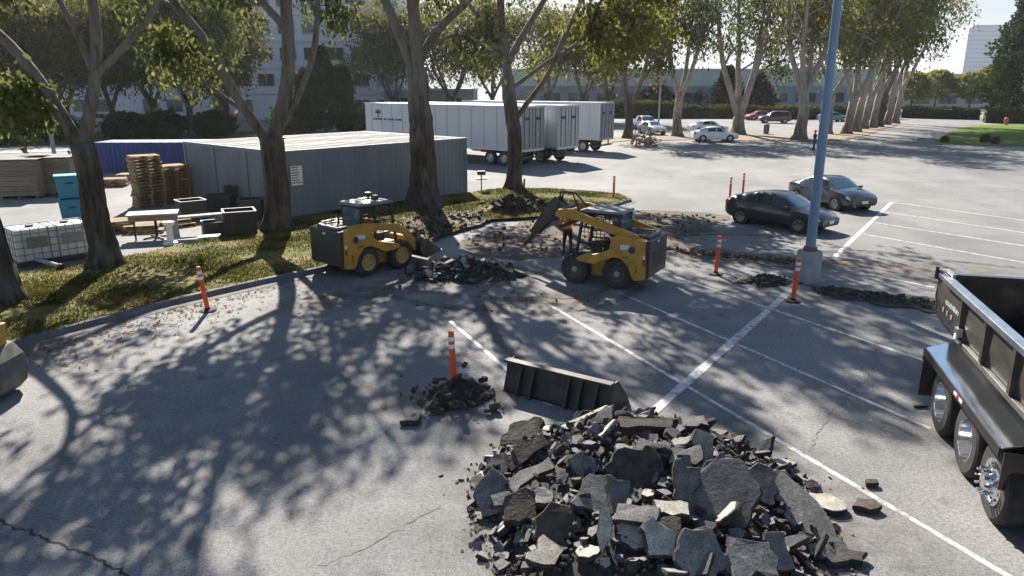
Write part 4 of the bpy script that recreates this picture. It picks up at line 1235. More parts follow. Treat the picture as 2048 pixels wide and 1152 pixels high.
# ---- dump truck on the right
TB = M('truck_black_paint', (.010, .010, .011), .25, col2=(.02, .02, .021), scale=3, coat=.4)
TG = M('truck_gloss_plate', (.66, .69, .74), .13, metal=1.0, col2=(.54, .57, .62), scale=1.2)
TBX = M('tub_steel', (.040, .040, .036), .42, metal=.35, col2=(.10, .095, .08), scale=1.8, bmp=.1, stretch=(.5, .5, 2))
TIN = M('tub_inside', (.020, .020, .019), .8, col2=(.045, .04, .034), scale=3, bmp=.3)
RAIL = M('rail_steel', (.62, .64, .68), .28, metal=.9, col2=(.42, .43, .45), scale=4)
hT = R(-106)
oT = Vector((7.95, 10.45, 0))
truck = thing('dump_truck', 'black dump truck cut by the right edge with polished wheels and glossy flat fender', 'truck', oT, hT)
def truck_wheel(x, y, r, w, s, kind, par):
    mb = MB()
    mb.lathe([(r * .58, -w / 2), (r * .88, -w / 2), (r * .97, -w * .42), (r, -w * .2), (r, w * .2), (r * .97, w * .42), (r * .88, w / 2), (r * .58, w / 2)], (0, 0, 0), 'y', 40, caps=False)
    wh = put('wheel', mb.mesh('wheel', RUB), par, (x, y, r))
    mb = MB()
    for k in (-.3, -.1, .1, .3):
        mb.lathe([(r * .99, w * (k - .05)), (r * 1.008, w * (k - .04)), (r * 1.008, w * (k + .04)), (r * .99, w * (k + .05))], (0, 0, 0), 'y', 40, caps=False)
    mb.build('tread', RUB, wh)['kind'] = 'stuff'
    mb = MB()
    if kind == 'dish':
        mb.lathe([(r * .59, s * w * .50), (r * .57, s * w * .52), (r * .54, s * w * .48), (r * .51, s * w * .0), (r * .46, -s * w * .28), (r * .20, -s * w * .30), (r * .18, s * w * .05), (r * .10, s * w * .1), (.001, s * w * .1)], (0, 0, 0), 'y', 40, caps=False)
    else:
        mb.lathe([(r * .59, s * w * .50), (r * .57, s * w * .53), (r * .54, s * w * .50), (r * .50, s * w * .40), (r * .36, s * w * .50), (r * .30, s * w * .62), (r * .26, s * w * .62), (r * .22, s * w * .85), (r * .12, s * w * .92), (.001, s * w * .92)], (0, 0, 0), 'y', 40, caps=False)
    mb.build('rim', CHR, wh, smooth=True)
    for k in range(10):
        a = 2 * math.pi * k / 10
        h0, h1 = (-s * w * .28, -s * w * .12) if kind == 'dish' else (s * w * .55, s * w * .98)
        mb = MB(); mb.lathe([(r * .036, h0), (r * .036, h1), (r * .02, h1 + s * .012), (.001, h1 + s * .012)], (r * .31 * math.cos(a), 0, r * .31 * math.sin(a)), 'y', 8)
        mb.build('lug_nut', CHR, wh)
        if kind != 'dish':
            a += .31
            mb = MB(); mb.lathe([(r * .05, s * w * .44), (r * .05, s * w * .462), (.001, s * w * .462)], (r * .44 * math.cos(a), 0, r * .44 * math.sin(a)), 'y', 10); mb.build('hand_hole', BLK, wh)
for s in (-1, 1):
    truck_wheel(0, s * 1.03, .53, .27, s, 'dish', truck); truck_wheel(0, s * .70, .53, .27, s, 'dish', truck)
    truck_wheel(1.34, s * 1.03, .53, .27, s, 'dish', truck); truck_wheel(1.34, s * .70, .53, .27, s, 'dish', truck)
    truck_wheel(2.52, s * 1.02, .52, .29, s, 'hub', truck)
for x in (0, 1.34, 2.52):
    mb = MB(); mb.tube([(x, -.9, .53), (x, .9, .53)], .09, 10); mb.lathe([(.001, -.2), (.22, -.12), (.22, .12), (.001, .2)], (x, 0, .53), 'y', 12); mb.build('axle', BLK, truck)
for y in (-.42, .42):
    mb = MB(); mb.box((3.2, y, .95), (8.6, .10, .30)); mb.build('frame_rail', BLK, truck)
for s in (-1, 1):
    mb = MB(); mb.box((.94, s * .985, 1.19), (3.72, .56, .025), (s * R(-19), 0, 0)); fd = mb.build('fender', TG, truck, bevel=.004)
    mb = MB(); mb.box((.94, s * 1.255, 1.065), (3.74, .02, .14)); mb.build('fender_lip', BLK, fd, bevel=.004)
    mb = MB(); mb.box((-.93, s * .985, 1.00), (.025, .53, .25), (0, R(20), 0)); mb.build('fender_end', TB, fd)
    mb = MB(); mb.box((-.99, s * .95, .62), (.03, .56, .78)); mb.build('mud_flap', RUB, truck)
    mb = MB(); mb.box((1.10, s * 1.268, 1.065), (.10, .012, .05)); mb.build('marker_lamp', REDL, truck)
    for x in (.98, 1.23):
        mb = MB(); mb.box((x, s * 1.267, 1.065), (.14, .01, .045)); mb.build('reflector', WHT, truck)
    mb = MB(); mb.box((2.9, s * .985, .86), (.02, .5, .5)); mb.build('fender_end', TB, truck)
# the tub: upright sides curving in to a round belly
sec = [(-1.12, 2.34), (-1.13, 1.95), (-1.08, 1.62), (-.90, 1.38), (-.66, 1.22), (-.35, 1.16)]
outer = sec + [(-y, z) for y, z in sec[::-1]]
inner = [(y * .955, z + (.02 if i == 0 else .04)) for i, (y, z) in enumerate(outer)]
inner[0] = (inner[0][0], 2.34); inner[-1] = (inner[-1][0], 2.34)
x0, x1 = -1.18, 4.0
mb = MB()
n = len(outer)
vs = [(x0, y, z) for y, z in outer] + [(x1, y, z) for y, z in outer] + [(x0, y, z) for y, z in inner] + [(x1, y, z) for y, z in inner]
fs, mi = [], []
for i in range(n - 1):
    fs += [(i, i + 1, n + i + 1, n + i), (2 * n + i, 3 * n + i, 3 * n + i + 1, 2 * n + i + 1), (i, 2 * n + i, 2 * n + i + 1, i + 1), (n + i, n + i + 1, 3 * n + i + 1, 3 * n + i)]
    mi += [0, 1, 0, 0]
fs += [(0, n, 3 * n, 2 * n), (n - 1, 3 * n - 1, 4 * n - 1, 2 * n - 1)]; mi += [0, 0]
mb.v += vs; mb.f += fs; mb.m += mi
tub = mb.build('tub', [TBX, TIN], truck)
mb = MB(); mb.prism(outer, x0 - .10, x0 - .02, 'x'); tg = mb.build('tailgate', TB, truck, bevel=.01)
mb = MB()
for y in (-.55, .0, .55):
    mb.box((x0 - .14, y, 1.8), (.08, .08, 1.0))
mb.box((x0 - .14, 0, 2.28), (.10, 2.28, .10)); mb.build('gate_rib', TB, tg)
mb = MB(); mb.prism(outer, x1 + .02, x1 + .08, 'x'); mb.build('bulkhead', TBX, truck)
for s in (-1, 1):
    mb = MB(); mb.box(((x0 + .50 + x1) / 2, s * 1.135, 2.365), (x1 - x0 - .50, .15, .09)); mb.build('top_rail', RAIL, tub, bevel=.012)
    mb = MB(); mb.box((x0 + .24, s * 1.11, 2.34), (.46, .10, .07)); mb.tube([(x0 - .05, s * 1.13, 2.38), (x0 + .16, s * 1.06, 2.45), (x0 + .44, s * 1.04, 2.42)], .03, 8); mb.build('gate_arm', RAIL, tub)
    mb = MB(); mb.tube([(x0 - .04, s * 1.17, 2.26), (x0 - .04, s * 1.17, 2.46)], .03, 8); mb.build('hinge_pin', BLK, tg)
    mb = MB(); mb.box((1.85, s * 1.13, 1.66), (2.9, .07, .08)); mb.build('side_rib', M('rib_grey', (.20, .20, .19), .45, metal=.4, col2=(.12, .12, .11), scale=4), tub, bevel=.01)
    for x in (.30, 1.40, 2.5, 3.6):
        mb = MB(); mb.prism([(s * 1.12, 2.30), (s * 1.19, 2.30), (s * 1.18, 1.72), (s * 1.11, 1.66)], x - .045, x + .045, 'x'); mb.build('side_post', TBX, tub)
    mb = MB(); mb.tube([(.32, s * 1.18, 1.80), (.42, s * 1.22, 1.72), (.52, s * 1.18, 1.68)], .035, 8); mb.box((.36, s * 1.18, 1.82), (.16, .08, .12)); mb.build('latch', RAIL, tub)
    # pale worn lettering on the tub side: a slanted line of strokes and a row of small marks below
    mb = MB(); rr = random.Random(9)
    x = -.62
    while x < .06:
        w = rr.uniform(.025, .06)
        mb.box((x, s * 1.133, 2.02 + rr.uniform(-.008, .008)), (w, .006, rr.uniform(.05, .085)), (0, 0, 0)); x += w + .022
    mb.build('lettering', M('faded_white_paint', (.55, .55, .53), .6, col2=(.30, .30, .29), scale=30), tub)
    mb = MB()
    for k in range(3):
        mb.box((-.72 + k * .23, s * 1.129, 1.86), (.045, .006, .07))
    mb.build('lettering', MATS['faded_white_paint'], tub)
    mb = MB(); mb.box((-.36, s * 1.127, 1.83), (.05, .006, .06)); mb.build('marker_lamp', REDL, tub)
mb = MB(); rr = random.Random(31)
for i in range(150):
    vs, fs, mi = chunk(rr, rr.uniform(.06, .26), .09)
    q = Euler((rr.gauss(0, .5), rr.gauss(0, .5), rr.uniform(0, 6))).to_matrix()
    x = rr.uniform(-.9, 3.8); y = rr.uniform(-.75, .75)
    c = Vector((x, y, 1.22 + .5 * abs(y) ** 2 + rr.uniform(0, .25) + (.35 if x > .9 else 0) * (1 - abs(y))))
    o = len(mb.v); mb.v += [tuple(q @ Vector(v) + c) for v in vs]; mb.f += [tuple(j + o for j in f) for f in fs]; mb.m += mi
struct(mb.build('rubble_load', [TOPA, SIDE]), 'stuff').location = oT
bpy.data.objects['rubble_load'].rotation_euler = (0, 0, hT)
# hood and cab ahead of the tub
mb = MB(); mb.prism([(4.4, .9), (4.4, 2.7), (5.4, 2.75), (6.1, 2.65), (6.3, 1.7), (7.9, 1.55), (8.1, .9)], -1.05, 1.05); mb.build('cab', TB, truck, bevel=.06)
for s in (-1, 1):
    truck_wheel(7.0, s * 1.05, .53, .29, s, 'hub', truck)
    mb = MB(); mb.box((5.3, s * 1.06, 2.2), (.9, .02, .6)); mb.build('side_window', GLASS, truck)

# ================================================================== PEOPLE
def person(label, loc, rz, joints, links, paint, mats, scale=1.0, hat=None):
    """one continuous body grown from a jointed skeleton; paint(center) -> material index"""
    names = list(joints)
    me = bpy.data.meshes.new('body')
    me.from_pydata([joints[n][0] for n in names], [(names.index(a), names.index(b)) for a, b in links], [])
    o = bpy.data.objects.new('person_build', me); COL.objects.link(o)
    o.modifiers.new('skin', 'SKIN'); s = o.modifiers.new('sub', 'SUBSURF'); s.levels = 2; s.render_levels = 2
    lay = me.skin_vertices[0].data
    for i, n in enumerate(names):
        r = joints[n][1]
        lay[i].radius = r if isinstance(r, tuple) else (r, r)
        lay[i].use_root = (n == 'pelvis')
    dg = bpy.context.evaluated_depsgraph_get()
    body = bpy.data.meshes.new_from_object(o.evaluated_get(dg))
    bpy.data.objects.remove(o)
    body.materials.clear()
    for m in mats:
        body.materials.append(m)
    for p in body.polygons:
        p.material_index = paint(p.center); p.use_smooth = True
    t = thing('person', label, 'person', loc, rz)
    t.scale = (scale,) * 3
    body.name = 'body'
    put('body', body, t)
    if hat:
        hat(t)
    return t

def hand(J, Lk, wrist, d, side, pre):
    """palm, four fingers and a thumb, slightly curled; d points along the forearm"""
    d = Vector(d).normalized(); w = Vector(wrist); s = Vector(side).normalized(); c = d.cross(s)
    J[pre + 'palm'] = (w + d * .06, (.034, .016)); Lk.append((pre + 'wrist', pre + 'palm'))
    for k, (o, L) in enumerate(((-.030, .070), (-.010, .080), (.010, .075), (.029, .058))):
        a = w + d * .095 + s * o; J[f'{pre}k{k}'] = (a, .0095); J[f'{pre}f{k}'] = (a + d * L * .55 + c * .012, .0088); J[f'{pre}t{k}'] = (a + d * L * .9 + c * .035, .0075)
        Lk += [(pre + 'palm', f'{pre}k{k}'), (f'{pre}k{k}', f'{pre}f{k}'), (f'{pre}f{k}', f'{pre}t{k}')]
    a = w + d * .035 + s * -.042; J[pre + 'th0'] = (a, .0115); J[pre + 'th1'] = (a + d * .045 - s * .022 + c * .015, .010)
    Lk += [(pre + 'wrist', pre + 'th0'), (pre + 'th0', pre + 'th1')]

def standing(pose):
    """pose: stride, arm angles; faces +x"""
    st, la, ra = pose
    V = Vector
    J = {'pelvis': (V((0, 0, .93)), (.135, .105)), 'belly': (V((0, 0, 1.08)), (.135, .10)), 'chest': (V((.01, 0, 1.28)), (.155, .105)), 'upper': (V((.0, 0, 1.41)), (.12, .085)),
         'neck': (V((.01, 0, 1.51)), .052), 'jaw': (V((.03, 0, 1.575)), .062), 'head': (V((.02, 0, 1.66)), (.078, .092)), 'crown': (V((.01, 0, 1.735)), .055), 'nose': (V((.125, 0, 1.635)), .014)}
    Lk = [('pelvis', 'belly'), ('belly', 'chest'), ('chest', 'upper'), ('upper', 'neck'), ('neck', 'jaw'), ('jaw', 'head'), ('head', 'crown'), ('head', 'nose')]
    for s, p in ((1, 'l'), (-1, 'r')):
        J[p + 'ear'] = (V((.015, s * .098, 1.64)), .014); Lk.append(('head', p + 'ear'))
        k = st * s
        J[p + 'hip'] = (V((0, s * .10, .87)), .098); J[p + 'knee'] = (V((k * .5 + .03, s * .115, .50)), .064); J[p + 'ankle'] = (V((k, s * .12, .10)), .046)
        J[p + 'heel'] = (V((k - .05, s * .12, .045)), .042); J[p + 'toe'] = (V((k + .15, s * .14, .035)), .036)
        Lk += [('pelvis', p + 'hip'), (p + 'hip', p + 'knee'), (p + 'knee', p + 'ankle'), (p + 'ankle', p + 'heel'), (p + 'ankle', p + 'toe')]
        ua, fa = (la if s > 0 else ra)
        sh = V((0, s * .195, 1.41)); el = sh + V((math.sin(ua), s * .10, -math.cos(ua))).normalized() * .29; wr = el + V((math.sin(fa), -s * .05, -math.cos(fa))).normalized() * .25
        J[p + 'sho'] = (sh, .064); J[p + 'elb'] = (el, .045); J[p + 'wrist'] = (wr, .030)
        Lk += [('upper', p + 'sho'), (p + 'sho', p + 'elb'), (p + 'elb', p + 'wrist')]
        hand(J, Lk, wr, wr - el, V((.3, 1, 0)) * s, p)
    return J, Lk

VEST = M('orange_shirt', (1.0, .20, .012), .7, col2=(.85, .15, .012), scale=9)
TRO = M('dark_trousers', (.012, .012, .014), .85, col2=(.022, .022, .025), scale=9)
BOOT = M('work_boots', (.03, .02, .014), .7)
DCL = M('dark_jacket', (.014, .015, .019), .85, col2=(.026, .027, .032), scale=9)
HAIR = M('dark_hair', (.012, .009, .007), .7)
def paint_std(top):
    def f(c):
        if c.z < .11: return 2
        if c.z < .96: return 1 if abs(c.y) < .27 and not (c.z > .55 and abs(c.y) > .235) else 3
        if c.z > 1.50: return 3
        if abs(c.y) > .235 and c.z < 1.02: return 3
        return 0
    return f
def cap(mat, brim=True):
    def f(t):
        mb = MB(); mb.lathe([(.108, 1.665), (.112, 1.70), (.098, 1.76), (.06, 1.795), (.001, 1.805)], (.012, 0, 0), 'z', 20)
        if brim:
            mb.prism([(.08, -.085), (.19, -.06), (.215, 0), (.19, .06), (.08, .085)], 1.675, 1.69, 'z')
        mb.build('cap', mat, t, smooth=True)
    return f
J, Lk = standing((.06, (.5, 1.2), (.35, .9)))
wk = G(1135, 509)
person('worker in an orange shirt and black trousers standing by the raised breaker', (wk.x, wk.y, 0), R(112), J, Lk, paint_std(0), [VEST, TRO, BOOT, SKIN], .90, cap(M('dark_cap', (.02, .022, .03), .7)))
J, Lk = standing((.24, (.35, .7), (-.35, -.1)))
wk = G(1627, 303)
person('person in dark clothes walking on the asphalt near the blue lamp pole', (wk.x, wk.y, 0), R(200), J, Lk, paint_std(0), [DCL, TRO, BOOT, SKIN], .98, cap(HAIR, False))
# seated operator of the loader with the breaker
V = Vector
J = {'pelvis': (V((-.22, 0, 1.06)), (.14, .11)), 'belly': (V((-.25, 0, 1.20)), (.135, .11)), 'chest': (V((-.25, 0, 1.38)), (.155, .11)), 'upper': (V((-.24, 0, 1.50)), (.12, .085)), 'neck': (V((-.23, 0, 1.59)), .052),
     'jaw': (V((-.20, 0, 1.65)), .062), 'head': (V((-.21, 0, 1.73)), (.078, .09)), 'crown': (V((-.22, 0, 1.80)), .055), 'nose': (V((-.105, 0, 1.705)), .014)}
Lk = [('pelvis', 'belly'), ('belly', 'chest'), ('chest', 'upper'), ('upper', 'neck'), ('neck', 'jaw'), ('jaw', 'head'), ('head', 'crown'), ('head', 'nose')]
for s, p in ((1, 'l'), (-1, 'r')):
    J[p + 'hip'] = (V((-.14, s * .10, 1.06)), .095); J[p + 'knee'] = (V((.30, s * .16, 1.08)), .066); J[p + 'ankle'] = (V((.42, s * .16, .93)), .05); J[p + 'toe'] = (V((.56, s * .17, .885)), .04)
    Lk += [('pelvis', p + 'hip'), (p + 'hip', p + 'knee'), (p + 'knee', p + 'ankle'), (p + 'ankle', p + 'toe')]
    sh = V((-.24, s * .20, 1.49)); el = V((-.14, s * .30, 1.25)); wr = V((.10, s * .33, 1.21))
    J[p + 'sho'] = (sh, .064); J[p + 'elb'] = (el, .047); J[p + 'wrist'] = (wr, .031)
    Lk += [('upper', p + 'sho'), (p + 'sho', p + 'elb'), (p + 'elb', p + 'wrist')]
    hand(J, Lk, wr, wr - el, V((.2, 1, 0)) * s, p)
def paint_op(c):
    if c.z > 1.59: return 3
    if c.x > .06 and c.z > 1.17: return 3
    if c.z < 1.17 and c.x > -.34: return 2 if c.z < .94 else 1
    return 0
def ophat(t):
    mb = MB(); mb.lathe([(.125, 1.745), (.118, 1.76), (.108, 1.80), (.07, 1.855), (.001, 1.87)], (-.21, 0, 0), 'z', 20); mb.build('hard_hat', WHT, t, smooth=True)
person('loader driver in a salmon red shirt seated in the cab behind the breaker', cB, hB, J, Lk, paint_op, [M('red_shirt', (.55, .09, .065), .8, col2=(.42, .07, .05), scale=20), TRO, BOOT, SKIN], 1.0, ophat)

# ================================================================== CARS
SED = [(-2.28, .66, .42, .78, .86, .52), (-2.20, .80, .30, .92, 1.00, .66), (-1.70, .88, .22, .97, 1.07, .70), (-1.25, .90, .20, .98, 1.22, .62), (-.70, .90, .20, .97, 1.42, .57), (0, .90, .20, .95, 1.46, .57),
       (.45, .90, .20, .93, 1.40, .57), (.85, .90, .20, .92, 1.17, .62), (1.15, .90, .20, .91, .99, .70), (1.65, .89, .22, .85, .93, .70), (2.05, .83, .26, .74, .81, .64), (2.26, .68, .32, .62, .68, .5)]
HAT = [(-2.28, .68, .40, .90, 1.02, .56), (-2.20, .80, .30, .98, 1.10, .62), (-1.75, .87, .22, 1.0, 1.22, .60), (-1.20, .89, .20, .99, 1.36, .57), (-.55, .89, .20, .96, 1.47, .56), (.05, .89, .20, .93, 1.47, .56),
       (.50, .89, .20, .91, 1.37, .57), (.95, .89, .20, .90, 1.12, .63), (1.25, .89, .20, .88, .96, .69), (1.70, .87, .22, .81, .88, .68), (2.05, .80, .26, .70, .77, .62), (2.28, .62, .32, .58, .64, .46)]
SUV = [(-2.28, .76, .45, 1.0, 1.15, .66), (-2.20, .86, .34, 1.06, 1.50, .66), (-1.85, .91, .28, 1.06, 1.70, .64), (-1.0, .92, .26, 1.05, 1.74, .64), (0, .92, .26, 1.04, 1.74, .64), (.45, .92, .26, 1.04, 1.66, .65), (.85, .92, .26, 1.03, 1.36, .69),
       (1.12, .92, .26, 1.02, 1.12, .76), (1.65, .91, .28, .98, 1.06, .76), (2.08, .87, .32, .88, .95, .72), (2.28, .74, .36, .74, .80, .6)]
def car(label, stations, paint, loc, rz, scale=.93, group='parked cars', rims=None, small=False, wscreen=None, dash=False):
    t = thing('car', label, 'car', loc, rz, group)
    t.scale = (scale,) * 3
    X = np.array([s[0] for s in stations]); D = np.array([s[1:] for s in stations])
    def S(x):
        return [float(np.interp(x, X, D[:, k])) for k in range(5)]
    # smooth the station table a little
    xs = np.linspace(X[0], X[-1], 19 if small else 33)
    def ring(x):
        w, zb, be, tp, wt = [np.mean([S(min(max(x + o, X[0]), X[-1]))[k] for o in (-.10, -.05, 0, .05, .10)]) for k in range(5)]
        return [(0, zb), (w * .86, zb), (w * .985, zb + .10), (w, zb + (be - zb) * .55), (w * .965, be), (wt + (w * .965 - wt) * .12, tp - .045), (wt * .86, tp), (0, tp + .022)]
    def P(x, j):
        r = ring(x); i = min(int(j), 6); f = j - i
        a, b = r[i], r[i + 1]
        return Vector((x, a[0] + (b[0] - a[0]) * f, a[1] + (b[1] - a[1]) * f))
    mb = MB(); vs = []
    m = 15
    for x in xs:
        r = ring(float(x))
        full = [(y, z) for y, z in r] + [(-y, z) for y, z in r[1:7][::-1]] + []
        vs += [(float(x), y, z) for y, z in full]
    m = 14
    fs = [(i * m + k, i * m + (k + 1) % m, (i + 1) * m + (k + 1) % m, (i + 1) * m + k) for i in range(len(xs) - 1) for k in range(m)]
    fs += [tuple(range(m)), tuple((len(xs) - 1) * m + k for k in range(m))]
    mb.add(vs, fs); body = mb.build('body', paint, t, smooth=True)
    def patch(name, mat, x0, x1, j0, j1, sgn, nx=5, nj=2, off=.008, slant=(0, 0)):
        vs = []
        for a in range(nx + 1):
            for b in range(nj + 1):
                fj = b / nj
                x = (x0 + slant[0] * fj) + ((x1 + slant[1] * fj) - (x0 + slant[0] * fj)) * a / nx
                j = j0 + (j1 - j0) * fj
                p = P(x, j); du = P(x + .02, j) - P(x - .02, j); dv = P(x, min(j + .05, 6.99)) - P(x, max(j - .05, 0.01))
                nn = du.cross(dv).normalized()
                if nn.y < 0 or (abs(nn.y) < .2 and nn.z < 0): nn = -nn
                p = p + nn * off
                vs.append((p.x, p.y * sgn, p.z))
        q = nj + 1
        mm = MB(); mm.add(vs, [(a * q + b, a * q + b + 1, (a + 1) * q + b + 1, (a + 1) * q + b) for a in range(nx) for b in range(nj)])
        return mm.build(name, mat, t, smooth='all')
    def front_glass(name, mat, x0, x1, off=.008):
        vs = []; nx = 4
        js = [5.15, 5.6, 6.0, 6.5, 6.98]
        cols = [(j, 1) for j in js] + [(j, -1) for j in js[:-1][::-1]]
        for a in range(nx + 1):
            x = x0 + (x1 - x0) * a / nx
            for j, sg in cols:
                p = P(x, j); vs.append((p.x, p.y * sg, p.z + off))
        q = len(cols); mm = MB(); mm.add(vs, [(a * q + b, a * q + b + 1, (a + 1) * q + b + 1, (a + 1) * q + b) for a in range(nx) for b in range(q - 1)])
        return mm.build(name, mat, t, smooth='all')
    hat = stations is HAT; suv = stations is SUV
    xw0, xw1 = (.50, 1.10) if not hat else (.52, 1.20)
    if suv: xw0, xw1 = .46, 1.04
    front_glass('windscreen', wscreen or GLASSB, xw0, xw1)
    front_glass('rear_window', GLASS, *((-1.62, -.88) if not hat and not suv else (-1.95, -.95) if hat else (-2.20, -2.02)))
    for sg in (-1, 1):
        patch('side_window', GLASS, .02, .84 if not suv else .86, 4.10, 4.88, sg, slant=(0, -.30))
        patch('side_window', GLASS, -.92, -.06, 4.10, 4.88, sg, slant=(.04, 0))
        if not small:
            patch('quarter_window', GLASS, -1.42, -.99, 4.12, 4.85, sg, 4, 2, slant=(.28, .06))
            mm = MB(); mm.box((.80, sg * 1.0, .98), (.12, .20, .12)); mm.build('mirror', paint, t, bevel=.03)
            for x in (-.02, -.96):
                patch('door_seam', BLK, x - .007, x + .007, 2.2, 4.0, sg, 1, 5, .002)
            for x in (.10, -.80):
                mm = MB(); mm.box((x, sg * .905, .86), (.18, .02, .03)); mm.build('door_handle', CHR if dash else paint, t)
        for x, z in ((1.36, .33), (-1.36, .33)):
            mm = MB(); mm.lathe([(.385, sg * .60), (.385, sg * .905), (.32, sg * .906), (.32, sg * .60)], (x, 0, z), 'y', 26, caps=False); mm.build('wheel_arch', BLK, t)
            mm = MB(); mm.lathe([(.20, -.10), (.30, -.105), (.32, -.08), (.325, 0), (.32, .08), (.30, .105), (.20, .10)], (0, 0, 0), 'y', 26, caps=False); wh = put('wheel', mm.mesh('wheel', RUB), t, (x, sg * .815, z))
            mm = MB()
            if small:
                mm.lathe([(.21, sg * .10), (.20, sg * .09), (.06, sg * .105), (.001, sg * .105)], (0, 0, 0), 'y', 18, caps=False)
            else:
                mm.lathe([(.225, sg * .095), (.222, sg * .11), (.195, sg * .108), (.19, sg * .05)], (0, 0, 0), 'y', 26, caps=False)
                mm.lathe([(.19, sg * .05), (.001, sg * .05)], (0, 0, 0), 'y', 20, caps=False)
                for k in range(5):
                    a = 2 * math.pi * k / 5
                    mm.box((.105 * math.cos(a), sg * .092, .105 * math.sin(a)), (.21, .025, .05), Matrix.Rotation(-a, 3, 'Y'))
                mm.lathe([(.05, sg * .09), (.045, sg * .112), (.001, sg * .112)], (0, 0, 0), 'y', 14)
            mm.build('rim', rims or M('car_rim', (.42, .42, .44), .3, metal=.8, col2=(.30, .30, .31), scale=8), wh, smooth=True)
        patch('headlight', AMBL, 1.98, 2.20, 3.5, 4.1, sg, 4, 2, .008, (-.10, -.14))
        patch('tail_light', REDL, -2.24, -2.02, 3.55, 4.15, sg, 4, 2, .008)
    zb = ring(X[-1])[0][1]
    mm = MB(); mm.box((X[-1] - .02, 0, zb + .08), (.06, 1.05, .15)); mm.build('grille', BLK, t, bevel=.01)
    mm = MB(); mm.box((X[-1] + .018, 0, zb + .17), (.012, .34, .13)); mm.build('number_plate', WHT, t)
    mm = MB(); mm.box((X[0] - .01, 0, ring(X[0])[0][1] + .18), (.02, .34, .13)); mm.build('number_plate', WHT, t)
    return t

CARN = M('car_paint_navy', (.018, .020, .026), .28, col2=(.020, .022, .028), scale=3, coat=.8)
CARG = M('car_paint_graphite', (.018, .028, .052), .25, col2=(.021, .032, .058), scale=3, coat=.8)
CARW = M('car_paint_white', (.70, .71, .72), .3, col2=(.66, .67, .68), scale=3, coat=.6)
CARS_ = M('car_paint_silver', (.34, .36, .39), .3, metal=.5, col2=(.30, .32, .35), scale=3, coat=.6)
CARR = M('car_paint_red', (.45, .03, .05), .3, col2=(.40, .025, .045), scale=3, coat=.6)
CARB = M('car_paint_blue', (.05, .18, .28), .3, col2=(.045, .16, .25), scale=3, coat=.6)
def car_at(rear, front, wb=1.36, scale=.93, off=.90):
    """place from the near-side wheel contacts: rear and front pixel"""
    a, b = G(*rear), G(*front); d = (b - a); h = math.atan2(d.y, d.x)
    mid = (a + b) / 2
    left = Vector((-math.sin(h), math.cos(h), 0))
    sgn = 1 if left.dot(-mid) > 0 else -1
    c = mid - left * sgn * off * scale
    return (c.x, c.y, 0), h
p1 = car_at((1481, 447), (1588, 466))
car('dark navy hatchback with a sloping tail, nearer of the two cars by the lamp pole', HAT, CARN, p1[0], p1[1] + R(3), .93, 'two dark cars by the lamp pole')
p2 = car_at((1584, 402), (1675, 424))
car('dark graphite sedan, farther of the two cars by the lamp pole', SED, CARG, p2[0], p2[1] + R(3), .95, 'two dark cars by the lamp pole')
FARC = 'cars parked in the far lot'
w1 = car_at((1406, 284), (1457, 284)); car('white sedan parked under the far gum trees', SED, CARW, w1[0], R(3), 1.0, FARC, small=True)
c = G(1415, 266); car('white car with dark rear window half hidden behind the white sedan', SED, CARW, (c.x, c.y, 0), R(8), 1.0, FARC, small=True)
c = G(1303, 268); car('silver car facing us beside the crooked gum tree', SED, CARS_, (c.x, c.y, 0), R(-75), 1.0, FARC, small=True)
c = G(1291, 260); car('pale suv standing behind the silver car', SUV, CARW, (c.x, c.y, 0), R(-82), 1.0, FARC, small=True)
c = G(1548, 246); car('black suv parked before the dark hedge', SUV, CARN, (c.x, c.y, 0), R(172), 1.0, FARC, small=True)
c = G(1517, 240); car('red car half hidden behind the black suv', SED, CARR, (c.x, c.y, 0), R(190), 1.0, FARC, small=True)
c = G(1664, 243); car('dark blue car behind the blue lamp pole', SED, CARB, (c.x, c.y, 0), R(10), 1.0, FARC, small=True)
LEFTC = 'cars parked behind the left yard'
for i, (px, py, st, pm, a, lab) in enumerate([
    (28, 256, SED, CARN, 20, 'dark car at the left edge beyond the verge'), (62, 254, SUV, CARS_, 15, 'silver suv second from the left edge beyond the verge'), (92, 258, SED, CARW, 195, 'white sedan beyond the verge left of the forked tree'),
    (205, 252, SUV, CARS_, 12, 'silver suv seen right of the forked tree trunk'), (268, 248, SUV, CARW, 20, 'white suv behind the dark bushes'), (412, 248, SED, CARB, 15, 'light blue car between the dark tree trunks'),
    (445, 240, SUV, CARR, 10, 'red suv between the dark tree trunks'), (140, 250, SED, CARG, 10, 'grey car behind the forked tree limb')]):
    c = G(px, py); car(lab, st, pm, (c.x, c.y, 0), R(a), 1.0, LEFTC, small=True)

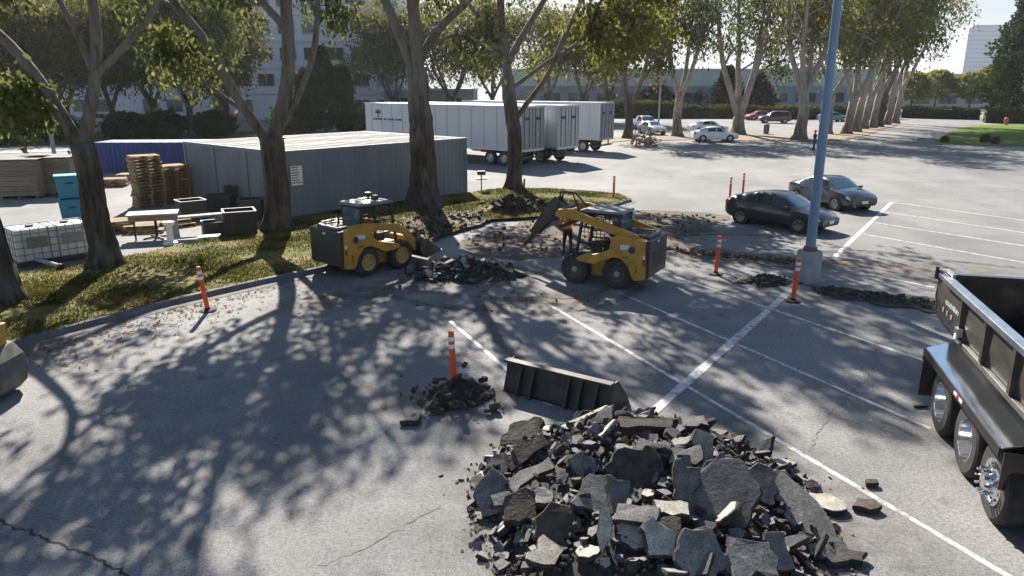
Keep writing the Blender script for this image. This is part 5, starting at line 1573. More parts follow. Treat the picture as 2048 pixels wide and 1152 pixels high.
# ================================================================== CONTAINERS AND TRAILERS
CGR = M('container_grey', (.185, .212, .242), .55, col2=(.14, .165, .19), scale=.8, stretch=(1, 1, .3), bmp=.05)
CRF = M('container_roof', (.16, .155, .15), .85, col2=(.105, .10, .097), scale=.7, bmp=.1)
CBL = M('container_blue', (.018, .045, .20), .5, col2=(.014, .034, .15), scale=.9)
def corrug(mb, L, z0, z1, pitch=.28, dep=.036):
    """upright ribbed sheet along x, outside towards -y"""
    pts = []; x = 0
    while x < L - 1e-6:
        for dx, yy in ((0, 0), (pitch * .26, 0), (pitch * .5, dep), (pitch * .76, dep)):
            if x + dx < L: pts.append((x + dx, yy))
        x += pitch
    pts.append((L, 0)); n = len(pts)
    mb.add([(a, b, z0) for a, b in pts] + [(a, b, z1) for a, b in pts], [(i, i + 1, n + i + 1, n + i) for i in range(n - 1)])
def container(label, o, ang, L, Wd, H, mat, roof, group, doors=False):
    t = thing('shipping_container', label, 'container', o, ang, group)
    for nm, m, (a, b, c) in (('side_wall', Matrix.Identity(3), (0, .03, 0)), ('side_wall', Matrix.Rotation(math.pi, 3, 'Z'), (L, Wd - .03, 0))):
        mb = MB(); corrug(mb, L, .15, H - .1); put('side_wall', mb.mesh('side_wall', mat), t, (a, b, c), m.to_euler())
    mb = MB(); corrug(mb, Wd, .15, H - .1, .24, .045); put('end_wall', mb.mesh('end_wall', mat), t, (.03, Wd, 0), (0, 0, -math.pi / 2))
    if not doors:
        mb = MB(); corrug(mb, Wd, .15, H - .1, .24, .045); put('end_wall', mb.mesh('end_wall', mat), t, (L - .03, 0, 0), (0, 0, math.pi / 2))
    else:
        for y in (Wd * .26, Wd * .74):
            mb = MB(); mb.box((L - .03, y, H / 2), (.05, Wd * .46, H - .3)); dd = mb.build('door', mat, t)
            for k in (-.3, .3):
                mb = MB(); mb.tube([(L + .03, y + k, .2), (L + .03, y + k, H - .2)], .02, 6); mb.build('lock_bar', DKST, dd)
    mb = MB(); mb.box((L / 2, Wd / 2, H - .02), (L - .1, Wd - .1, .05)); rf = mb.build('roof', roof, t)
    mb = MB()
    for k in range(int(L / .6)):
        mb.box((.4 + k * .6, Wd / 2, H + .008), (.22, Wd - .5, .025))
    mb.build('roof_rib', roof, rf)
    mb = MB()
    for y in (.045, Wd - .045):
        mb.box((L / 2, y, H - .06), (L, .09, .14)); mb.box((L / 2, y, .09), (L, .09, .16))
    for x in (.05, L - .05):
        mb.box((x, Wd / 2, H - .06), (.1, Wd - .2, .14)); mb.box((x, Wd / 2, .09), (.1, Wd - .2, .16))
        for y in (.05, Wd - .05):
            mb.box((x, y, H / 2), (.11, .11, H + .01))
    mb.build('frame', mat, t)
    for x in (.09, L - .09):
        for y in (.08, Wd - .08):
            mb = MB(); mb.box((x, y, H - .055), (.20, .18, .14)); mb.build('corner_casting', mat, t)
    return t
cn, cr, cf = G(568, 440), G(935, 385), G(360, 402)
ua = math.atan2((cr - cn).y, (cr - cn).x); Lc = (cr - cn).length
vv = Vector((-math.sin(ua), math.cos(ua), 0)); wd = (cf - cn).length / 3
CG = 'grey containers side by side'
for i, lab in enumerate(['grey ribbed container nearest to the dark gum tree, with a small white notice', 'middle one of the three grey ribbed containers', 'grey ribbed container next to the tall pallet stack']):
    o = cn + vv * (i * wd + (.02 * i))
    container(lab, (o.x, o.y, 0), ua, Lc, wd - .03, 2.80, CGR, CRF, CG)
u = Vector((math.cos(ua), math.sin(ua), 0))
q = cn + u * .45 - vv * .005
t = thing('notice', 'white notice with lines of print on the near grey container', 'sign', (q.x, q.y, 1.55), ua)
mb = MB(); mb.box((.3, -.012, .22), (.54, .02, .80)); mb.build('board', WHT, t)
mb = MB(); rr = random.Random(4)
for k in range(7):
    w = rr.uniform(.28, .48); mb.box((.06 + w / 2, -.0235, .56 - k * .105), (w, .003, .045))
mb.build('lettering', M('print_grey', (.16, .17, .19), .6), t)
# thing on the roof: a small vent box
q = cn + u * 1.1 + vv * 1.9
t = thing('vent_box', 'small pale box standing on the near container roof', 'box', (q.x, q.y, 2.83), ua)
mb = MB(); mb.box((0, 0, .16), (.5, .42, .32)); mb.build('body', CRF, t, bevel=.02)
mb = MB(); mb.box((0, 0, .36), (.62, .54, .07)); mb.build('lid', DKST, t, bevel=.02)
# blue container behind
bl, br = G(196, 346), G(348, 346)
container('dark blue container behind the pallet stacks', (bl.x, bl.y, 0), R(3), 7.2, 2.44, 1.9, CBL, CBL, None)
for x in (1.0, 4.2):
    pass

TRW = M('trailer_white', (.54, .56, .58), .45, col2=(.49, .51, .53), scale=.5)
TRD = M('trailer_door_grey', (.30, .31, .32), .5, col2=(.25, .26, .27), scale=.8)
ALU = M('trailer_alu', (.50, .51, .52), .35, metal=.6, col2=(.40, .41, .42), scale=3)
def trailer(label, rear_left, ang, L, doors, logo=False):
    """x runs from the rear towards the front; y=0 is the side facing us"""
    t = thing('semi_trailer', label, 'trailer', rear_left, ang, 'white box trailers')
    H, Wd, z0 = 4.05, 2.55, 1.05
    mb = MB(); mb.box((L / 2, -Wd / 2, (H + z0) / 2), (L - .04, Wd - .04, H - z0 - .04)); mb.build('box_body', TRW, t)
    mb = MB(); 
    for y in (0, -Wd):
        mb.box((L / 2, y, z0 + .06), (L, .05, .16)); mb.box((L / 2, y, H - .05), (L, .05, .12))
    mb.build('rail', ALU, t)
    mb = MB()
    for k in range(int(L / 1.2)):
        mb.box((.9 + k * 1.2, .0, (H + z0) / 2), (.05, .02, H - z0 - .3))
    mb.build('seam_strip', M('trailer_seam', (.52, .54, .56), .45), t)
    for y in (-Wd * .26, -Wd * .74):
        mb = MB(); mb.box((-.02, y, (H + z0) / 2), (.05, Wd * .45, H - z0 - .25)); d_ = mb.build('door', doors, t)
        for k in (-.25, .28):
            mb = MB(); mb.tube([(-.07, y + k, z0 + .15), (-.07, y + k, H - .15)], .022, 6); mb.build('lock_bar', DKST, d_)
        mb = MB(); mb.box((-.055, y + .02, 2.1), (.02, .22, .16)); mb.build('placard', M('placard_yellow', (.60, .50, .05), .6), d_)
        mb = MB(); mb.box((-.052, y, 3.2), (.012, .55, .20)); mb.build('emblem', M('logo_dark', (.06, .07, .10), .6), d_)
    mb = MB()
    for y in (0, -Wd):
        mb.box((-.03, y, (H + z0) / 2), (.08, .09, H - z0))
    mb.box((-.03, -Wd / 2, H - .06), (.08, Wd, .12)); mb.box((-.03, -Wd / 2, z0 + .04), (.10, Wd, .16)); mb.build('door_frame', ALU, t)
    mb = MB(); mb.box((.05, -Wd / 2, .60), (.10, 2.3, .12)); mb.box((.10, -.6, .85), (.08, .1, .5)); mb.box((.10, -Wd + .6, .85), (.08, .1, .5)); mb.build('underride_bar', BLK, t)
    mb = MB(); mb.box((2.4, -Wd / 2, .88), (3.6, 1.2, .22)); mb.build('bogie', BLK, t)
    for x in (1.5, 2.75):
        for y in (-.16, -Wd + .16):
            mb = MB(); mb.lathe([(.30, -.14), (.46, -.15), (.50, -.10), (.50, .10), (.46, .15), (.30, .14)], (0, 0, 0), 'y', 22, caps=False); wh = put('wheel', mb.mesh('wheel', RUB), t, (x, y, .5))
            mb = MB(); mb.lathe([(.30, .14), (.28, .12), (.24, .02), (.10, .03), (.08, .10), (.001, .10)], (0, 0, 0), 'y', 18, caps=False); mb.build('rim', ALU, wh, smooth=True)
        mb = MB(); mb.tube([(x, -.3, .5), (x, -Wd + .3, .5)], .07, 8); mb.build('axle', BLK, t)
    for y in (-.5, -Wd + .5):
        mb = MB(); mb.box((L - 2.6, y, .55), (.14, .14, 1.0)); mb.box((L - 2.6, y, .03), (.34, .34, .06)); mb.build('landing_leg', DKST, t)
    if logo:
        # small palm shaped mark over a line of lettering
        mb = MB(); x = L - 1.6
        mb.box((x, .012, 3.08), (.10, .008, .34), (0, R(6), 0))
        for k in range(7):
            a = R(10 + k * 27)
            mb.box((x + .20 * math.cos(a), .012, 3.27 + .13 * math.sin(a)), (.34, .008, .07), (0, -a, 0))
        mb.build('emblem', MATS['logo_dark'], t)
        mb = MB(); xx = L - 1.1; rr = random.Random(2)
        while xx > L - 4.4:
            w = rr.uniform(.08, .16); mb.box((xx, .012, 2.82), (w, .008, .13)); xx -= w + rr.choice((.05, .05, .05, .2))
        mb.build('lettering', MATS['logo_dark'], t)
    return t
ta = math.atan2(.64, -.77)
R1 = Vector((.55, 50.2, 0)); vt = Vector((.64, .77, 0)).normalized()
trailer('nearest long white box trailer with a small palm mark on its side', R1, ta, 16.1, TRD, True)
trailer('middle white trailer mostly hidden, with pale grey doors', R1 + vt * 3.3 + Vector((.5, -.4, 0)), ta, 16.1, M('trailer_door_pale', (.42, .44, .46), .5))
trailer('farthest white box trailer beside the crooked gum tree', Vector((7.1, 61.0, 0)), ta + R(6), 14.0, TRD)

# ================================================================== YARD ON THE LEFT
def pallet_data(Lx=1.2, Ly=1.0):
    """slats and blocks of one pallet as shared meshes"""
    sl = MB(); sl.box((0, 0, 0), (Lx, .095, .02)); bo = MB(); bo.box((0, 0, 0), (.10, Ly, .085))
    return sl.mesh('slat', WOOD), bo.mesh('bearer', WOOD)
PSL, PBE = pallet_data()
PJOIN = None
def pallet(label, loc, rz, group, tilt=None, parts=True):
    global PJOIN
    t = thing('pallet', label, 'pallet', loc, rz, group, rot=(tilt[0], tilt[1], rz) if tilt else None)
    if parts:
        for k in range(7):
            put('slat', PSL, t, (0, -.45 + k * .15, .132))
        for k in range(3):
            put('slat', PSL, t, (0, -.45 + k * .45, .011))
        for x in (-.55, 0, .55):
            put('bearer', PBE, t, (x, 0, .066))
    return t
rr = random.Random(12)
ORD = 'first second third fourth fifth sixth seventh eighth ninth tenth eleventh twelfth thirteenth fourteenth fifteenth sixteenth'.split()
pa = G(300, 412)
PS = 'tall stack of wooden pallets'
for k in range(16):
    lab = ['wooden pallet, lowest of the tall stack beside the containers', 'wooden pallet, topmost of the tall stack beside the containers'][k == 15] if k in (0, 15) else f'wooden pallet, {ORD[15 - k]} from the top of the tall stack beside the containers'
    pallet(lab, (pa.x + rr.gauss(0, .025), pa.y + rr.gauss(0, .025), k * .146), R(42) + rr.gauss(0, .03), PS)
pb = G(336, 404)
for k in range(12):
    lab = f'orange brown pallet, {ORD[11 - k]} from the top of the shorter stack'
    t = pallet(lab, (pb.x + .25 + rr.gauss(0, .025), pb.y + .2 + rr.gauss(0, .025), k * .146), R(44) + rr.gauss(0, .03), 'shorter pallet stack')
for i, (px, py, n, a, lab) in enumerate([(228, 372, 3, 20, 'pallet in the low stack left of the tall stack'), (262, 362, 3, 10, 'pallet in the low stack before the blue container'), (240, 462, 3, 35, 'pallet in the low pile beside the leaning tree'),
                                        (285, 464, 2, 20, 'pallet in the low pile under the table'), (345, 452, 2, 50, 'pallet lying behind the grey bench')]):
    c = G(px, py)
    for k in range(n):
        pallet(lab + (', topmost' if k == n - 1 else ', lowest' if k == 0 else ', in between'), (c.x + rr.gauss(0, .08), c.y + rr.gauss(0, .08), k * .146), R(a) + rr.gauss(0, .12), 'low pallet piles')
# big weathered crates at the left
for i, (a, lab) in enumerate([((30, 398), 'large weathered plank crate at the left edge of the yard'), ((96, 392), 'large weathered plank crate nearer the leaning tree')]):
    c = G(*a); c.z = 0; c.y += 1.0
    t = thing('wooden_crate', lab, 'crate', c, R(12), 'large plank crates')
    for k in range(7):
        mb = MB(); mb.box((0, -1.05, .26 + k * .245), (2.0 + rr.uniform(-.02, .02), .04, .225)); mb.build('plank', WOODG, t)
    mb = MB(); mb.box((0, 0, .98), (1.96, 2.04, 1.68)); mb.build('box_body', WOODG, t)
    mb = MB(); mb.box((0, 0, 1.90), (2.1, 2.2, .06)); mb.build('lid', CRF, t, bevel=.02)
    for x in (-.98, .98):
        mb = MB(); mb.box((x, -1.08, 1.0), (.10, .05, 1.75)); mb.build('batten', CRF, t)
    for x in (-.8, 0, .8):
        mb = MB(); mb.box((x, 0, .07), (.12, 2.0, .14)); mb.build('skid', WOODG, t)
# white caged liquid tanks
CAGE = M('cage_steel', (.24, .245, .25), .5, metal=.3, col2=(.17, .175, .18), scale=5)
TANK = M('tank_plastic', (.62, .62, .60), .5, col2=(.54, .54, .52), scale=2)
ib0, ib1 = G(52, 536), G(182, 516)
d = ib1 - ib0; ai = math.atan2(d.y, d.x); nb = Vector((-math.sin(ai), math.cos(ai), 0))
for i, lab in enumerate(['white caged liquid tank with a greenish label plate, left of the pair', 'white caged liquid tank with a grey label plate, beside the leaning tree']):
    c = ib0 + d * (.22 + .53 * i) + nb * .55; c.z = .02
    t = thing('liquid_tank', lab, 'tank', c, ai, 'white caged liquid tanks')
    mb = MB(); mb.box((0, 0, .64), (1.12, .94, 1.0)); mb.build('tank', TANK, t, bevel=.05)
    mb = MB(); mb.lathe([(.12, 1.14), (.12, 1.20), (.001, 1.20)], (.0, 0, 0), 'z', 16); mb.build('lid', BLK, t)
    mb = MB(); mb.box((0, 0, .07), (1.2, 1.0, .12)); mb.build('base', DKST, t)
    mb = MB()
    for s in (-1, 1):
        for z in (.16, .36, .58, .80, 1.0, 1.16):
            mb.tube([(-.6, s * .5, z), (.6, s * .5, z)], .012, 5); mb.tube([(s * .6, -.5, z), (s * .6, .5, z)], .012, 5)
        for k in range(6):
            mb.tube([(-.6 + k * .24, s * .5, .13), (-.6 + k * .24, s * .5, 1.17)], .012, 5)
        for k in range(5):
            mb.tube([(s * .6, -.5 + k * .25, .13), (s * .6, -.5 + k * .25, 1.17)], .012, 5)
    mb.build('cage', CAGE, t)['kind'] = 'stuff'
    mb = MB(); mb.box((.02, -.516, .72), (.56, .012, .34)); mb.build('label_plate', M('plate_green' if i == 0 else 'plate_grey', (.20, .22, .17) if i == 0 else (.24, .26, .28), .4, metal=.4), t)
# teal bins one on the other
for i, (px, py, z, lab) in enumerate([(152, 442, 0, 'teal plastic bin, lower of the two beside the leaning tree'), (150, 440, .95, 'teal plastic bin, upper of the two beside the leaning tree')]):
    c = G(px, py); c.z = z; TL = M('teal_plastic', (.010, .20, .32), .45, col2=(.009, .17, .28), scale=3)
    t = thing('plastic_bin', lab, 'bin', c, R(25 + 6 * i), 'teal bins')
    mb = MB(); mb.prism([(-.42, 0), (.42, 0), (.48, .88), (-.48, .88)], -.40, .40); mb.build('bin_body', TL, t, bevel=.03)
    mb = MB(); mb.box((0, 0, .90), (1.04, .90, .06)); mb.build('rim', TL, t, bevel=.015)
    mb = MB(); mb.box((0, -.412, .62), (.3, .02, .06)); mb.build('handle', BLK, t)
# table, bench, crates, clutter
TOPW = M('worn_table_top', (.40, .37, .32), .7, col2=(.30, .27, .23), scale=3)
c = G(312, 476); c.z = 0
t = thing('work_table', 'brown slab topped table on a dark pedestal in the yard', 'table', c, R(20))
mb = MB(); mb.box((0, 0, .92), (1.7, .95, .06)); mb.build('table_top', TOPW, t, bevel=.01)
mb = MB(); mb.box((0, 0, .79), (1.55, .86, .18)); mb.build('apron', WOODG, t)
mb = MB(); mb.tube([(0.05, 0, .04), (0.05, 0, .72)], .05, 10); mb.build('pedestal', BLK, t)
mb = MB(); mb.tube([(-.62, -.3, .0), (-.62, -.3, .72)], .03, 8); mb.build('leg', BLK, t)
mb = MB()
for k in range(4):
    a = k * math.pi / 2 + .5; mb.tube([(.05, 0, .06), (.05 + .5 * math.cos(a), .5 * math.sin(a), .03)], [.04, .03], 6)
mb.build('foot', BLK, t)
c = G(395, 470); c.z = 0
t = thing('stone_bench', 'long pale grey bench on two block legs in the yard', 'bench', c, R(32))
mb = MB(); mb.box((0, 0, .72), (2.1, .42, .07)); mb.build('seat', CONC, t, bevel=.015)
for x in (-.75, .80):
    mb = MB(); mb.prism([(x - .14, 0), (x + .14, 0), (x + .10, .68), (x - .10, .68)], -.16, .16); mb.build('leg', CONC, t)
c = G(342, 487); c.z = 0
t = thing('white_stand', 'squat white pedestal stand beside the brown table', 'stand', c, R(10))
mb = MB(); mb.lathe([(.26, 0), (.24, .06), (.12, .10), (.10, .62), (.20, .70), (.20, .78), (.001, .78)], (0, 0, 0), 'z', 16); mb.build('stand_body', WHT, t, smooth=True)
GRB = M('dark_green_plastic', (.020, .028, .024), .6, col2=(.03, .036, .03), scale=4)
for i, (px, py, w, h, a, lab) in enumerate([(482, 470, 1.1, .95, 25, 'black open crate nearest to the dark gum tree'), (440, 425, 1.0, .8, 15, 'black bin behind the bench with things piled on it'), (385, 440, 1.0, .85, 40, 'dark green bin beside the tall pallet stack'),
                                            (430, 468, .8, .5, 30, 'low dark box under the bench'), (505, 440, .9, .9, 10, 'dark grey bin half behind the dark gum tree'), (468, 420, .6, 1.1, 30, 'upright black box against the grey container')]):
    c = G(px, py); c.z = 0
    t = thing('crate', lab, 'crate', c, R(a), 'dark crates by the containers')
    m = BLK if i in (0, 1, 5) else GRB
    mb = MB()
    for s in (-1, 1):
        mb.box((0, s * w * .42, h / 2), (w, .04, h)); mb.box((s * w * .49, 0, h / 2), (.04, w * .80, h))
    mb.box((0, 0, .04), (w * .94, w * .8, .06)); mb.build('crate_body', m, t, bevel=.01)
    mb = MB()
    for s in (-1, 1):
        mb.box((0, s * w * .44, h - .03), (w + .06, .08, .07)); mb.box((s * w * .5, 0, h - .03), (.08, w * .78, .07))
    mb.build('rim', M('crate_rim', (.045, .05, .048), .5), t, bevel=.01)
    for x in (-.25, .25):
        mb = MB(); mb.box((x * w, -w * .445, h * .45), (.06, .03, h * .8)); mb.build('rib', m, t)
for i, (px, py, w, d_, h, a, m, lab) in enumerate([(450, 462, .9, .6, .22, 40, WHT, 'white flat box on the ground behind the black crate'), (420, 480, .8, .5, .14, 20, WHT, 'white board lying beside the bench leg'), (395, 432, 1.1, .7, .10, 30, CONC, 'grey slab behind the bench'),
                                                  (375, 482, 1.2, .5, .08, 15, CONC, 'pale slab lying at the foot of the bench'), (520, 425, .5, .5, .7, 0, WHT, 'white carton with a red patch against the container'), (440, 448, .9, .5, .16, 50, WHT, 'white tray on the ground in the clutter')]):
    c = G(px, py); c.z = 0
    t = thing('box', lab, 'box', c, R(a), 'pale clutter by the containers')
    mb = MB(); mb.box((0, 0, h / 2), (w, d_, h)); mb.build('box_body', m, t, bevel=.012)
    mb = MB(); mb.box((0, 0, h + .012), (w * .96, d_ * .96, .02)); mb.build('lid', m, t)
    if i == 4:
        mb = MB(); mb.box((0, -d_ / 2 - .004, h * .6), (.22, .006, .16)); mb.build('patch', M('red_print', (.5, .06, .05), .6), t)
# pipe lying in the grass
a, b = G(52, 524), G(124, 546); a.z = b.z = .20
t = thing('pipe', 'grey pipe lying in the grass below the white tanks', 'pipe', a)
mb = MB(); mb.tube([(0, 0, 0), b - a], .07, 10); mb.build('tube', CONC, t, smooth=True)
mb = MB(); mb.tube([(b - a) * .97, (b - a) * 1.03], .085, 10); mb.build('collar', BLK, t)
# grey lamp column base in the yard
c = G(118, 366); c.z = 0
t = thing('lamp_post', 'thin grey lamp column rising behind the leaning tree in the yard', 'lamp post', c)
mb = MB(); mb.box((0, 0, .5), (.6, .6, 1.0)); mb.build('base', CONC, t, bevel=.03)
mb = MB(); mb.tube([(0, 0, 1.0), (0, 0, 5.2)], [.11, .09], 10); mb.build('pole', M('pole_grey', (.20, .24, .27), .5), t, smooth=True)
mb = MB(); mb.box((.3, 0, 5.2), (.7, .3, .14)); mb.build('lamp_head', M('pole_grey2', (.25, .26, .27), .5), t)
# wood heap under the crooked gum
c = G(1285, 292); c.z = 0
t = thing('timber_heap', 'heap of old timber and pallets at the foot of the crooked gum tree', 'timber heap', c)
rr = random.Random(44)
for k in range(34):
    mb = MB(); mb.box((0, 0, 0), (rr.uniform(.9, 2.0), .12, .05))
    p = mb.build('plank', WOOD if k % 3 else WOODG, t)
    p.location = (rr.uniform(-1.1, 1.1), rr.uniform(-.6, .6), .06 + rr.uniform(0, 1.0) * (1 - abs(p.location.x) * .5)); p.rotation_euler = (rr.gauss(0, .2), rr.gauss(0, .5), rr.uniform(0, 3.14))
# small things on the island tip
c = G(963, 386); c.z = .12
t = thing('grill', 'small black park grill on a thin post at the island edge', 'grill', c, R(10))
mb = MB(); mb.tube([(0, 0, 0), (0, 0, .72)], .03, 8); mb.build('post', BLK, t)
mb = MB(); mb.box((0, 0, .62), (.55, .38, .05)); mb.build('shelf', BLK, t)
mb = MB(); mb.box((0, 0, .92), (.42, .30, .20)); mb.tube([(0, 0, .70), (0, 0, .85)], .04, 6); mb.build('fire_box', DKST, t, bevel=.03)
c = G(1048, 382); c.z = .12
t = thing('marker_post', 'short grey wooden post beside the slender dark gum tree', 'post', c)
mb = MB(); mb.tube([(0, 0, -.05), (.02, 0, .5)], .05, 8); mb.build('post_body', WOODG, t)
mb = MB(); mb.lathe([(.06, .5), (.06, .53), (.001, .55)], (.02, 0, 0), 'z', 8); mb.build('cap', CONC, t)
c = G(1532, 268)
t = thing('waste_bin', 'grey barrel bin standing alone in the far lot before the hedge', 'bin', c)
mb = MB(); mb.lathe([(.28, 0), (.33, .5), (.31, 1.0), (.001, 1.0)], (0, 0, 0), 'z', 16); mb.build('barrel', M('bin_brown', (.16, .15, .13), .7), t, smooth=True)
mb = MB(); mb.lathe([(.35, .98), (.35, 1.06), (.12, 1.14), (.001, 1.14)], (0, 0, 0), 'z', 16); mb.build('lid', DKST, t, smooth=True)
c = G(1316, 262)
t = thing('lamp_post', 'slim pale lamp column beside the silver car in the far lot', 'lamp post', c)
mb = MB(); mb.tube([(0, 0, 0), (0, 0, 9.5)], [.12, .08], 8); mb.build('pole', M('pole_pale', (.42, .43, .44), .5), t)
mb = MB(); mb.box((0, 0, 9.5), (.9, .35, .16)); mb.build('lamp_head', DKST, t)
for i, (px, py, lab) in enumerate([(2011, 250, 'faded red hydrant on the lawn under the evergreen'), (1787, 247, 'faded red hydrant at the foot of the last gum tree')]):
    c = G(px, py)
    t = thing('fire_hydrant', lab, 'hydrant', c, 0, 'red hydrants'); HY = M('hydrant_red', (.55, .14, .11), .6)
    mb = MB(); mb.lathe([(.30, 0), (.30, .08), (.20, .12), (.20, .75), (.26, .80), (.24, .95), (.10, 1.08), (.001, 1.1)], (0, 0, 0), 'z', 14); mb.build('barrel', HY, t, smooth=True)
    mb = MB(); mb.tube([(-.36, 0, .62), (.36, 0, .62)], .10, 8); mb.build('outlet', HY, t)

# ================================================================== LAMP POLE AND DELINEATORS
c = G(1621, 568)
t = thing('lamp_post', 'tall blue grey lamp pole on a round concrete base near the dark cars', 'lamp post', (c.x, c.y + .28, 0))
mb = MB(); mb.lathe([(.34, -.05), (.34, .86), (.31, .90), (.001, .90)], (0, 0, 0), 'z', 28); mb.build('concrete_base', M('base_concrete', (.34, .35, .36), .85, col2=(.24, .25, .26), scale=3, bmp=.4), t, smooth=True)
BLP = M('pole_blue', (.15, .24, .36), .45, col2=(.12, .20, .31), scale=1.2)
mb = MB(); mb.tube([(0, 0, 1.0), (0, 0, 4), (0, 0, 9.2)], [.135, .125, .10], 20); mb.build('pole', BLP, t, smooth=True)
mb = MB(); mb.lathe([(.17, .90), (.19, .96), (.17, 1.02), (.14, 1.02)], (0, 0, 0), 'z', 18); mb.build('collar', M('rusty_collar', (.28, .13, .05), .8, col2=(.12, .08, .05), scale=8), t)
mb = MB(); mb.box((.6, 0, 9.25), (1.1, .4, .18)); mb.box((-.6, 0, 9.25), (1.1, .4, .18)); mb.build('lamp_head', DKST, t)

def delineator(label, px, py, z=0.0, base=True, h=1.16, tilt=(0, 0)):
    c = G(px, py); c.z = z
    t = thing('delineator_post', label, 'traffic post', c, 0, 'orange traffic posts', rot=(tilt[0], tilt[1], 0.3))
    mb = MB(); mb.lathe([(.058, .03), (.056, h - .10), (.050, h - .05), (.052, h - .01), (.04, h), (.001, h)], (0, 0, 0), 'z', 16); mb.build('post', ORG, t, smooth=True)
    for z_ in (h * .72, h * .84):
        mb = MB(); mb.lathe([(.0585, z_), (.0592, z_ + .01), (.0592, z_ + .07), (.0585, z_ + .08)], (0, 0, 0), 'z', 16); mb.build('reflective_band', WHT, t, smooth=True)
    mb = MB(); mb.lathe([(.21, 0), (.21, .03), (.16, .05), (.07, .06), (.065, .10)], (0, 0, 0), 'z', 8); mb.build('base', RUB, t)
    return t
delineator('orange post standing in the dark soil mound before the black bucket', 909, 786, .04, tilt=(0, R(-2)))
delineator('orange post beside the grass kerb left of the left loader', 416, 622, 0, tilt=(R(3), R(-5)))
delineator('orange post just right of the loader with the breaker', 1431, 549, 0, tilt=(0, R(3)))
delineator('orange post at the foot of the concrete lamp base', 1585, 603, 0, tilt=(R(2), R(2)))
delineator('orange post far back behind the grass island tip', 1227, 399, 0)
delineator('orange post just behind the tail of the navy hatchback', 1459, 402, 0)
delineator('small orange post behind the navy hatchback roof', 1485, 392, 0)

# ================================================================== HEAPS OF BROKEN ASPHALT
HX, HY_, HH = 1.78, 8.95, .86
def heap_h(x, y):
    ry = 1.85 if y > HY_ else 3.0
    rx = 2.16 + .1 * math.sin(y * 3)
    q = 1 - ((x - HX) / rx) ** 2 - ((y - HY_) / ry) ** 2
    return HH * max(0, q) ** .75 * (1 + .10 * math.sin(x * 4.1) * math.sin(y * 3.3))
mb = MB(); n = 44; vs = []
for i in range(n + 1):
    for k in range(n + 1):
        x = HX - 2.75 + 5.5 * i / n; y = HY_ - 3.2 + 5.4 * k / n
        h = heap_h(x, y); vs.append((x, y, h - .07 if h > 0 else -.03))
mb.add(vs, [(i * (n + 1) + k, (i + 1) * (n + 1) + k, (i + 1) * (n + 1) + k + 1, i * (n + 1) + k + 1) for i in range(n) for k in range(n)])
struct(mb.build('rubble_core', SIDE), 'stuff')
def on_heap(rr):
    while True:
        a = rr.uniform(0, 6.283); q = math.sqrt(rr.random()) * 1.08
        x = HX + 2.22 * q * math.cos(a); y = HY_ + (1.95 if math.sin(a) > 0 else 3.1) * q * math.sin(a)
        return x, y, max(0, heap_h(x, y) - .03)
scatter('heap_rubble', on_heap, 1700, .02, .12, [TOPA, SIDE], 61)
scatter('heap_soil', on_heap, 1900, .015, .075, [SIDEB, SIDEB], 63)
def skirt(rr):
    a = rr.uniform(0, 6.283); q = 1.0 + abs(rr.gauss(0, .10))
    return HX + 2.22 * q * math.cos(a), HY_ + (1.95 if math.sin(a) > 0 else 3.1) * q * math.sin(a), 0
scatter('heap_crumbs', skirt, 420, .008, .045, [TOPA, SIDE], 62)

GRP = 'broken asphalt slabs in the big heap'
def slab_obj(label, pos, r, t, eul, mats, seed, n=None, ex=None, pts=None, group=GRP, name='asphalt_chunk', jag=.25):
    rr = random.Random(seed)
    if pts:
        P = []
        for i, a in enumerate(pts):
            b = pts[(i + 1) % len(pts)]
            P.append(a); ln = math.hypot(b[0] - a[0], b[1] - a[1]); m = 1 if ln < .14 else 2 if ln < .3 else 4
            for q in range(1, m):
                g = rr.gauss(0, .035 * min(1, ln * 2)); f = q / m + rr.uniform(-.06, .06)
                P.append((a[0] + (b[0] - a[0]) * f + (b[1] - a[1]) / ln * g, a[1] + (b[1] - a[1]) * f - (b[0] - a[0]) / ln * g))
        pts = P; k = len(pts)
        top = [(x, y, t / 2 + rr.uniform(-.04, .04) * t) for x, y in pts]; mid = [(x * rr.uniform(1, 1.05), y * rr.uniform(1, 1.05), 0) for x, y in pts]
        bot = [(x * rr.uniform(.88, 1.04), y * rr.uniform(.88, 1.04), -t / 2) for x, y in pts]
        vs = top + mid + bot; fs = [tuple(range(k)), tuple(range(2 * k, 3 * k))[::-1]]; mi = [0, 1]
        for i in range(k):
            j = (i + 1) % k
            fs += [(i, k + i, k + j, j), (k + i, 2 * k + i, 2 * k + j, k + j)]; mi += [1, 1]
    else:
        vs, fs, mi = chunk(rr, r, t, n, jag)
        if ex: vs = [(x * ex[0], y * ex[1], z) for x, y, z in vs]
    mb = MB(); mb.v = [tuple(v) for v in vs]; mb.f = fs; mb.m = mi
    o = mb.build(name, mats, None, pos, eul, bevel=min(.012, t * .1), seg=1)
    o['kind'] = 'thing'
    return tag(o, label, 'slab', group)

def hp(px, py, dz=0.0):
    """the point of the heap surface seen at a pixel"""
    lo = None
    for i in range(160):
        z = 1.15 - i * .0075
        p = G(px, py, z)
        if heap_h(p.x, p.y) >= z or z <= 0:
            p.z = max(z, 0) + dz
            return p
    p = G(px, py, 0); p.z = dz
    return p
M1, M2, M3, M4 = [TOPA, SIDE], [TOPB, SIDE], [SIDEB, SIDE], [SIDE, SIDE]
